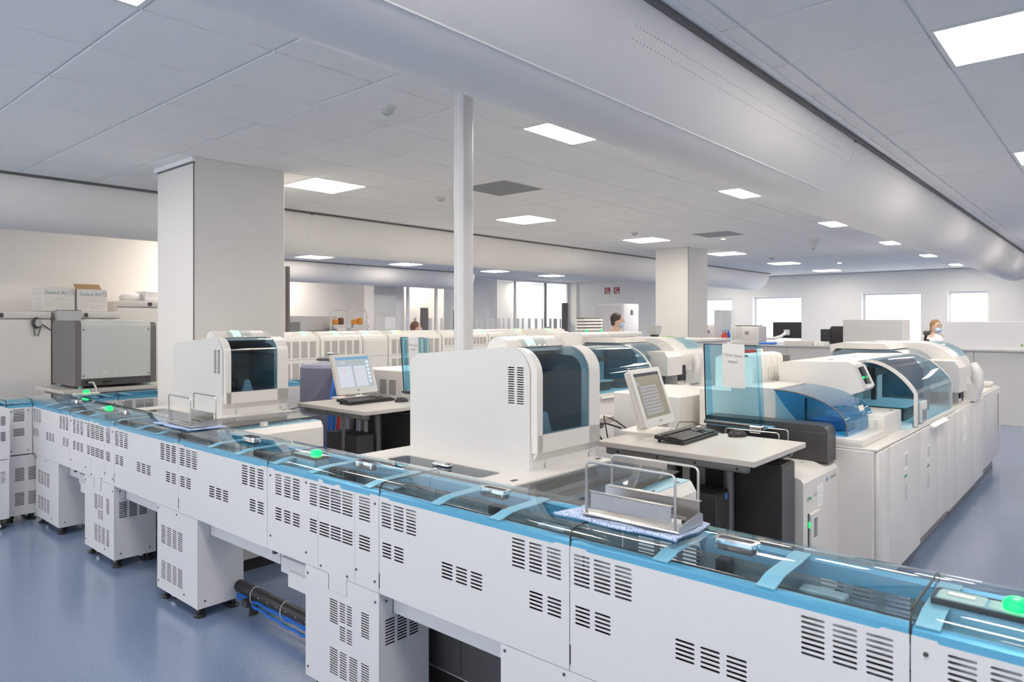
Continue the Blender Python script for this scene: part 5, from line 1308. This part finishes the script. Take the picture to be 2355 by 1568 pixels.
def carton(x0, x1, y0, y1, z0, z1, label, flap=False, word=True):
    t = thing('carton', label, 'box', ((x0+x1)/2, (y0+y1)/2, z0), group='white printed cartons on the freezer')
    b = part('body', MB().rbox(x0, y0, z0, x1, y1, z1, .004, 1), 'cardboard', t)
    text('Sealed Air', .052, 'print_teal', b, (x0+.02, y0-.0008, z1-.075), FACE_NY)
    part('ring_logo', MB().tube([(x1-.035+.022*math.cos(math.radians(a)), y0-.001, z1-.058+.022*math.sin(math.radians(a))) for a in range(-100, 141, 20)], .003, 5), 'print_grey', b)
    part('ring_logo', MB().box(x1-.062, y0-.0015, z1-.062, x1-.04, y0, z1-.055), 'print_grey', b)
    for k, (u0, u1, z) in enumerate([(.38, .62, .115), (.2, .85, .135), (.1, .3, .18), (.42, .9, .18), (.1, .3, .20), (.42, .8, .20), (.42, .85, .215)]):
        part('printed_line', MB().box(x0+(x1-x0)*u0, y0-.0012, z1-z-.004, x0+(x1-x0)*u1, y0+.001, z1-z), 'print_pale', b)
    for k, z in enumerate((.06, .12, .17, .19, .21)): part('printed_line', MB().box(x0-.0012, y0+.05, z1-z-.006, x0+.001, y0+.30, z1-z), 'print_pale', b)
    if flap:
        part('flap', MB().box(x0-.02, y0, 0, x1-.06, y0+.003, .10).xf(Matrix.Translation((0, 0, 0))).xf(Matrix.Translation((0, y0, z1)) @ rot('X', -55) @ Matrix.Translation((0, -y0, 0))), 'cardboard_brown', b, label='raised brown cardboard flap')
carton(2.36, 2.665, 8.72, 9.12, 1.706, 1.965, 'white printed carton, left of the two on the freezer')
carton(2.685, 2.985, 8.70, 9.12, 1.706, 1.955, 'white printed carton with raised brown flap, right of the two', True)
single('white_bag', MB().ball((3.35, 9.0, 1.88), .14, .10, .06), 'paper', 'white wrapped bundle on the taller freezer', 'bundle', origin=(3.35, 9.0, 1.84))
single('white_box', MB().rbox(3.45, 8.85, 1.842, 3.75, 9.15, 1.96, .01, 1), 'paper', 'small white box on the taller freezer beside the column', 'box', origin=(3.6, 9.0, 1.842))
single('paper_stack', MB().rbox(2.70, 7.3, 1.6, 2.84, 7.5, 1.607, .001, 1), 'paper', 'loose papers lying on top of the grey instrument', 'paper', origin=(2.75, 7.4, 1.6))

# ================================================================== back corridor
t = thing('glass_partition', 'glazed office partition with frosted bars in the back', 'partition', (15.5, 14.2, 0), kind='structure')
for k, x in enumerate([12.1, 13.1, 14.0, 16.4, 17.9, 19.1]):
    part('mullion', MB().box(x-.035, 14.17, 0, x+.035, 14.23, CEIL), 'partition_light' if k != 4 else 'leg_metal', t)
xs = [12.1, 13.1, 14.0, 16.4, 17.9, 19.1]
for a, b in zip(xs[:-1], xs[1:]): part('pane', MB().box(a+.035, 14.195, .05, b-.035, 14.205, CEIL-.02), 'clear_glass', t)
part('head_rail', MB().box(12.06, 14.16, CEIL-.06, 19.14, 14.24, CEIL), 'partition_light', t)
rnd = random.Random(4)
x = 12.3
while x < 19.0:
    wd = rnd.choice((.08, .12, .2)); part('frosted_bar', MB().box(x, 14.188, 1.15, x+wd, 14.195, 1.68), 'partition', t); x += wd+rnd.choice((.1, .14, .22))
for k, (x, z0, z1, w_, lab) in enumerate([(12.35, 1.3, 1.95, .25, 'dark grey board behind the glass left of the brown-haired person'), (13.55, 1.3, 1.9, .32, 'dark grey board behind the glass beside the slim pole'), (18.5, 1.2, 2.2, .3, 'tall dark grey board at the end of the glass partition')]):
    single('dark_board', MB().rbox(x, 13.95, 0, x+w_, 14.0, z1, .004, 1), 'grey_side', lab, 'board', origin=(x, 13.97, 0))
single('white_blind', MB().box(14.05, 14.9, 0, 16.35, 14.95, CEIL), 'partition_light', 'white blind panel behind the glass partition', 'panel', origin=(15, 14.9, 0))
t = thing('square_post', 'bright white square post with pinned notice in the back corridor', 'column', (11.27, 14.3, 0), kind='structure')
part('shaft', MB().rbox(10.92, 14.1, 0, 11.62, 14.5, CEIL, .004, 1), 'unit_white', t)
n = thing('pinned_notice', 'notice paper pinned to the square post', 'notice', (11.27, 14.09, 1.3))
part('board', MB().box(10.95, 14.085, 0, 11.60, 14.1, 1.72), 'partition', n)
part('paper', MB().box(11.25, 14.078, 1.40, 11.58, 14.085, 1.70), 'paper', n)
single('grey_wall_panel', MB().box(11.63, 14.3, 0, 12.06, 14.38, CEIL), 'partition_light', 'pale grey wall panel between the square post and the glass', 'panel', origin=(11.5, 14.3, 0))
t = thing('door_frame', 'narrow beige door frame at the corner right of the wide column', 'door frame', (5.9, 10.2, 0))
part('jamb', MB().box(6.05, 10.4, 0, 6.2, 10.5, 2.5), 'partition', t)
part('jamb', MB().box(6.28, 10.4, 0, 6.33, 10.5, 2.5), 'grey_side', t)
part('panel', MB().box(6.2, 10.44, 0, 6.28, 10.48, 2.5), 'wall_warm', t)
t = thing('storage_cabinet', 'beige cabinet with grey mesh door in the back corridor', 'cabinet', (7.0, 11.5, 0))
part('body', MB().rbox(6.72, 11.3, 0, 7.25, 11.7, 1.69, .006, 1), 'partition', t)
part('mesh_door', MB().box(6.80, 11.29, 1.2, 7.08, 11.305, 1.58), 'vent_grey', t)
t = thing('storage_cabinet', 'long beige cabinet beside the wire trolley in the back corridor', 'cabinet', (7.55, 11.6, 0))
part('body', MB().rbox(7.28, 11.4, 0, 7.95, 11.8, 1.69, .006, 1), 'partition', t)
part('door_seam', MB().box(7.28, 11.395, 1.42, 7.95, 11.402, 1.43), 'vent_grey', t)
for k, (x, lab) in enumerate([(7.58, 'wire trolley with orange supplies, left of the pair'), (8.02, 'wire trolley with orange supplies, right of the pair')]):
    t = thing('wire_trolley', lab, 'trolley', (x+.2, 11.1, 0), group='wire trolleys in the back corridor')
    part('hoop', MB().tube([(x+.02, 11.1, .1), (x+.02, 11.1, 1.75), (x+.07, 11.1, 1.81), (x+.35, 11.1, 1.81), (x+.40, 11.1, 1.75), (x+.40, 11.1, .1)], .016, 8), 'plastic_white', t)
    part('basket', MB().box(x+.02, 11.0, 1.47, x+.40, 11.3, 1.53), 'partition', t)
    part('lower_basket', MB().box(x+.05, 11.05, .10, x+.37, 11.3, 1.42), 'partition_light', t)
    for q in (x+.07, x+.35): part('wheel', MB().lathe([(.05, -.02), (.05, .02)], (q, 11.15, .05), 12, 'x'), 'black_plastic', t)
for k, (x, m, lab) in enumerate([(7.74, 'orange_plastic', 'orange pouch in the left wire trolley'), (7.86, 'hair_brown', 'dark brown jar in the left wire trolley'), (8.15, 'orange_plastic', 'orange packet in the right wire trolley'), (8.29, 'orange_plastic', 'second orange packet in the right wire trolley')]):
    b = thing('supply_packet', lab, 'packet', (x, 11.15, 1.53))
    part('body', MB().rbox(-.05, -.04, 0, .05, .04, .10+.03*(k % 2), .02, 2), m, b, local=True)
    part('closure', MB().rbox(-.03, -.02, .10+.03*(k % 2), .03, .02, .125+.03*(k % 2), .005, 1), 'plastic_cream', b, local=True)
# fire signs and fridge on the right of the corridor
for k, (y, lab) in enumerate([(12.66, 'red fire safety sign, left of the pair'), (12.30, 'red fire safety sign, right of the pair')]):
    t = thing('fire_sign', lab, 'sign', (19.19, y, 2.5), group='red fire safety signs')
    part('plate', MB().box(19.185, y-.10, 2.48, 19.2, y+.10, 2.68), 'red_sign', t)
    part('symbol', MB().box(19.181, y-.07, 2.50, 19.185, y-.01, 2.56).box(19.181, y+.02, 2.51, 19.185, y+.05, 2.65).box(19.181, y-.04, 2.60, 19.185, y-.02, 2.66), 'paper', t)
t = thing('upright_fridge', 'tall pale grey fridge behind the dark-haired person', 'fridge', (15.6, 9.9, 0))
part('body', MB().rbox(15.0, 9.4, 0, 15.7, 10.25, 2.03, .02, 2), 'partition_light', t)
part('door', MB().rbox(14.95, 9.42, .1, 15.0, 10.23, 2.0, .01, 2), 'partition', t)
part('label', MB().box(15.3, 9.395, 1.75, 15.42, 9.402, 1.88), 'grey_side', t)
t = thing('tray_stack', 'white trays with dark edges stacked left of the dark-haired person', 'tray rack', (9.5, 6.8, 0))
part('column', MB().rbox(9.18, 6.48, 0, 9.62, 6.62, 1.44, .01, 1), 'plastic_white', t)
for k in range(4):
    part('tray', MB().rbox(9.14, 6.46, 1.45+k*.05, 9.66, 6.64, 1.48+k*.05, .004, 1), 'paper', t)
    part('tray_edge', MB().box(9.16, 6.48, 1.48+k*.05, 9.64, 6.62, 1.50+k*.05), 'grey_side', t)
for x in (9.2, 9.6): part('lamp', MB().ball((x, 6.455, 1.445), .02), 'green_lamp', t)
single('hand_sanitizer', MB().rbox(19.08, 11.9, 1.45, 19.2, 12.15, 1.95, .03, 2), 'plastic_white', 'white wall dispenser behind the dark-haired person', 'dispenser', origin=(19.15, 12.0, 1.45))

# ================================================================== far counter with hutches
t = thing('long_counter', 'long grey-white counter running across in front of the far windows', 'counter', (13.3, 3.0, 0))
edges = [-2.6, -1.2, .3, 1.8, 3.2, 4.7, 6.2, 7.6]
for a, b in zip(edges[:-1], edges[1:]): part('front_panel', MB().rbox(13.10, a+.003, .0, 13.13, b-.003, 1.125, .003, 1), 'partition', t)
part('counter_top', MB().rbox(13.06, -2.6, 1.125, 13.8, 7.6, 1.155, .004, 1), 'grey_panel', t)
part('counter_body', MB().box(13.13, -2.6, 0, 13.75, 7.6, 1.12), 'partition', t)
t = thing('square_hutch', 'square grey hutch box on the far counter', 'hutch', (13.4, 3.25, 1.155))
part('front', MB().rbox(13.12, 2.82, 1.156, 13.16, 3.74, 1.625, .004, 1), 'partition', t)
part('side', MB().box(13.16, 2.82, 1.156, 13.72, 2.85, 1.62), 'partition_light', t)
part('top', MB().box(13.16, 2.85, 1.59, 13.72, 3.74, 1.615), 'partition_light', t)
t = thing('long_hutch', 'long grey-white hutch panel on the far counter by the aisle', 'hutch', (13.4, .5, 1.155))
part('front', MB().rbox(13.12, -2.5, 1.156, 13.16, 2.21, 1.59, .004, 1), 'partition_light', t)
part('top', MB().box(13.16, -2.5, 1.56, 13.5, 2.21, 1.585), 'partition_light', t)
part('lock', MB().rbox(13.115, 1.17, 1.21, 13.12, 1.20, 1.25, .002, 1), 'green_plastic', t)
def backmon(x, y, z, w_, h, label, arm=False):
    t = thing('monitor', label, 'monitor', (x, y, z))
    part('back_shell', MB().rbox(x, y-w_/2, z+.08, x+.04, y+w_/2, z+.08+h, .01, 1), 'black_plastic', t)
    part('mount', MB().rbox(x-.04, y-.07, z+.14, x, y+.05, z+.25, .02, 2), 'inner_grey', t)
    part('arm', MB().tube([(x-.03, y, z+.19), (x-.08, y+.08, z+.12), (x-.10, y+.2, z+.08), (x-.10, y+.4, z+.08)], .03, 10).cyl((x-.10, y+.4, z-.03), (x-.10, y+.4, z+.08), .03, 10), 'partition_light', t)
backmon(13.9, 5.0, 1.18, .55, .32, 'dark monitor seen from behind on the far counter')
t = thing('small_display', 'small dark tablet display standing on the far counter', 'display', (13.5, 4.1, 1.155))
part('shell', MB().rbox(13.5, 4.06, 1.20, 13.53, 4.24, 1.45, .006, 1), 'screen_dark', t)
part('stand', MB().prism([(13.46, 1.156), (13.60, 1.156), (13.53, 1.24)], 'y', 4.10, 4.20), 'paper', t)
t = thing('office_chair', 'black office chair back beside the square hutch', 'chair', (14.2, 3.95, 0))
part('backrest', MB().rbox(14.15, 3.78, .85, 14.23, 4.28, 1.50, .05, 3), 'black_plastic', t)
part('seat', MB().rbox(14.2, 3.75, .48, 14.7, 4.28, .56, .03, 2), 'black_plastic', t)
part('post', MB().cyl((14.45, 4.0, .05), (14.45, 4.0, .48), .03, 10), 'dark_grey', t)
part('base', MB().box(14.15, 3.97, .02, 14.75, 4.03, .06).box(14.42, 3.7, .02, 14.48, 4.3, .06), 'dark_grey', t)
for k, (y, w_, h, lab) in enumerate([(6.35, .42, .36, 'small grey-white printer left of the other on the far counter'), (5.55, .55, .34, 'grey-white printer with dark lid beside the dark monitor')]):
    t = thing('printer', lab, 'printer', (13.5, y, 1.155), group='printers on the far counter')
    part('body', MB().rbox(13.2, y-w_/2, 1.156, 13.6, y+w_/2, 1.156+h, .015, 2), 'partition', t)
    part('panel', MB().box(13.197, y-.08, 1.156+h*.55, 13.2, y+.0, 1.156+h*.72), 'vent_grey', t)
    part('lid', MB().rbox(13.25, y-w_/2+.05, 1.156+h, 13.55, y+w_/2-.05, 1.156+h+.02, .005, 1), 'dark_grey' if k else 'partition_light', t)
for k, (y0, y1, z1, m, lab) in enumerate([(4.28, 4.78, 1.235, 'partition', 'low grey tray box on the far counter'), (4.25-.18, 4.25, 1.225, 'paper', 'white paper tray beside the low grey tray box')]):
    b = thing('tray_box', lab, 'box', (13.3, (y0+y1)/2, 1.155))
    part('body', MB().rbox(13.15, y0, 1.156, 13.45, y1, z1, .006, 1), m, b)
    part('seam', MB().box(13.148, (y0+y1)/2-.002, 1.16, 13.15, (y0+y1)/2+.002, z1-.005), 'vent_grey', b)
single('blue_folder', MB().rbox(13.16, 5.0, 1.156, 13.4, 5.25, 1.20, .01, 1), 'blue_cable', 'bright blue folder lying on the far counter', 'folder', origin=(13.3, 5.1, 1.156))
t = thing('desk_microscope', 'small black microscope beside the blond-haired person', 'microscope', (13.5, 2.55, 1.155))
part('base', MB().rbox(13.45, 2.48, 1.156, 13.6, 2.60, 1.18, .006, 1), 'black_plastic', t)
part('arm', MB().tube([(13.55, 2.54, 1.18), (13.57, 2.56, 1.30), (13.52, 2.52, 1.42)], .022, 8), 'black_plastic', t)
part('head', MB().rbox(13.44, 2.47, 1.36, 13.58, 2.57, 1.44, .02, 1), 'dark_grey', t)

# ================================================================== people in the background
def person(x, y, face, eye, hair, label, long_hair=False, lean=.0):
    """standing figure; eye = eye height; face = heading angle of the gaze"""
    t = thing('person', label, 'person', (x, y, 0), face)
    k = eye/1.60                       # local: gaze along +x
    def J(a, b, c): return (a*k, b*k, c*k)
    V = [J(0, 0, .95), J(0, 0, 1.12), J(.0, 0, 1.30), J(lean, 0, 1.42), J(lean+.01, 0, 1.49), J(lean+.02, 0, 1.56), J(lean+.025, 0, 1.64),
         J(0, .17, 1.38), J(.02, .22, 1.10), J(.16, .18, .98), J(.24, .14, 1.0),
         J(0, -.17, 1.38), J(.02, -.22, 1.10), J(.16, -.18, .98), J(.24, -.14, 1.0),
         J(0, .09, .90), J(.01, .10, .50), J(0, .10, .08), J(.14, .11, .04),
         J(0, -.09, .90), J(.01, -.10, .50), J(0, -.10, .08), J(.14, -.11, .04)]
    R = [.13, .12, .14, .10, .055, .085, .095, .06, .048, .036, .03, .06, .048, .036, .03, .09, .065, .045, .035, .09, .065, .045, .035]
    Ed = [(0, 1), (1, 2), (2, 3), (3, 4), (4, 5), (5, 6), (3, 7), (7, 8), (8, 9), (9, 10), (3, 11), (11, 12), (12, 13), (13, 14), (0, 15), (15, 16), (16, 17), (17, 18), (0, 19), (19, 20), (20, 21), (21, 22)]
    def skin(name, idx, scale, m, parent):
        mp = {v: i for i, v in enumerate(idx)}
        me = bpy.data.meshes.new(name); me.from_pydata([V[i] for i in idx], [(mp[a], mp[b]) for a, b in Ed if a in mp and b in mp], [])
        o = bpy.data.objects.new(name, me); COL.objects.link(o); o.parent = parent
        s = o.modifiers.new('skin', 'SKIN'); s.use_smooth_shade = True
        if not me.skin_vertices: 
            bm = bmesh.new(); bm.from_mesh(me); bm.verts.layers.skin.verify(); bm.to_mesh(me); bm.free()
        for i, v in enumerate(idx):
            rr = R[v]*scale*k; me.skin_vertices[0].data[i].radius = (rr, rr); me.skin_vertices[0].data[i].use_root = (i == 0)
        o.modifiers.new('sub', 'SUBSURF').levels = 2; o.modifiers['sub'].render_levels = 2
        me.materials.append(M[m])
        return o
    body = skin('body', list(range(23)), 1.0, 'skin', t)
    skin('lab_coat', [0, 1, 2, 3, 7, 8, 9, 11, 12, 13], 1.38, 'lab_coat', t)
    skin('trousers', [0, 15, 16, 17, 19, 20, 21], 1.18, 'trousers', t)
    hx, hz = (lean+.03)*k, 1.60*k
    part('collar', MB().lathe([(.165*k, 1.34*k), (.12*k, 1.43*k), (.075*k, 1.475*k), (.062*k, 1.50*k)], (lean*k, 0, 0), 18), 'lab_coat', t, local=True)
    part('face', MB().ball((hx+.012, 0, hz-.005), .082, .070, .108, 18, 12).ball((hx+.096, 0, hz-.012), .018, .012, .02).ball((hx+.01, .072, hz-.01), .018, .012, .028).ball((hx+.01, -.072, hz-.01), .018, .012, .028), 'skin', t, local=True)
    part('eyes', MB().ball((hx+.086, .028, hz+.012), .007, .011, .006).ball((hx+.086, -.028, hz+.012), .007, .011, .006).box(hx+.085, .014, hz+.03, hx+.092, .044, hz+.036).box(hx+.085, -.044, hz+.03, hx+.092, -.014, hz+.036), 'hair_dark', t, local=True)
    part('mask', MB().ball((hx+.048, 0, hz-.052), .062, .062, .052, 16, 10), 'mask_blue', t, local=True)
    hm = MB().ball((hx-.022, 0, hz+.034), .092, .083, .096, 18, 12).ball((hx-.045, 0, hz-.02), .060, .072, .075, 16, 10)
    if long_hair: hm.ball((hx-.05, 0, hz-.06), .058, .078, .14, 16, 10)
    part('hair', hm, hair, t, local=True)
    return t
person(9.24, 5.99, -.95, 1.60, 'hair_dark', 'person with short dark hair and pale blue mask behind the vented machines', lean=.04)
person(8.6, 9.9, -.7, 1.47, 'hair_brown', 'person with brown hair and mask left of the slim pole', True)
person(11.1, 8.75, 1.2, 1.36, 'hair_grey', 'person whose grey hair just shows above the back row analysers')
person(14.05, 2.50, -2.3, 1.50, 'hair_blond', 'person with blond hair and blue mask beside the long hutch', True)
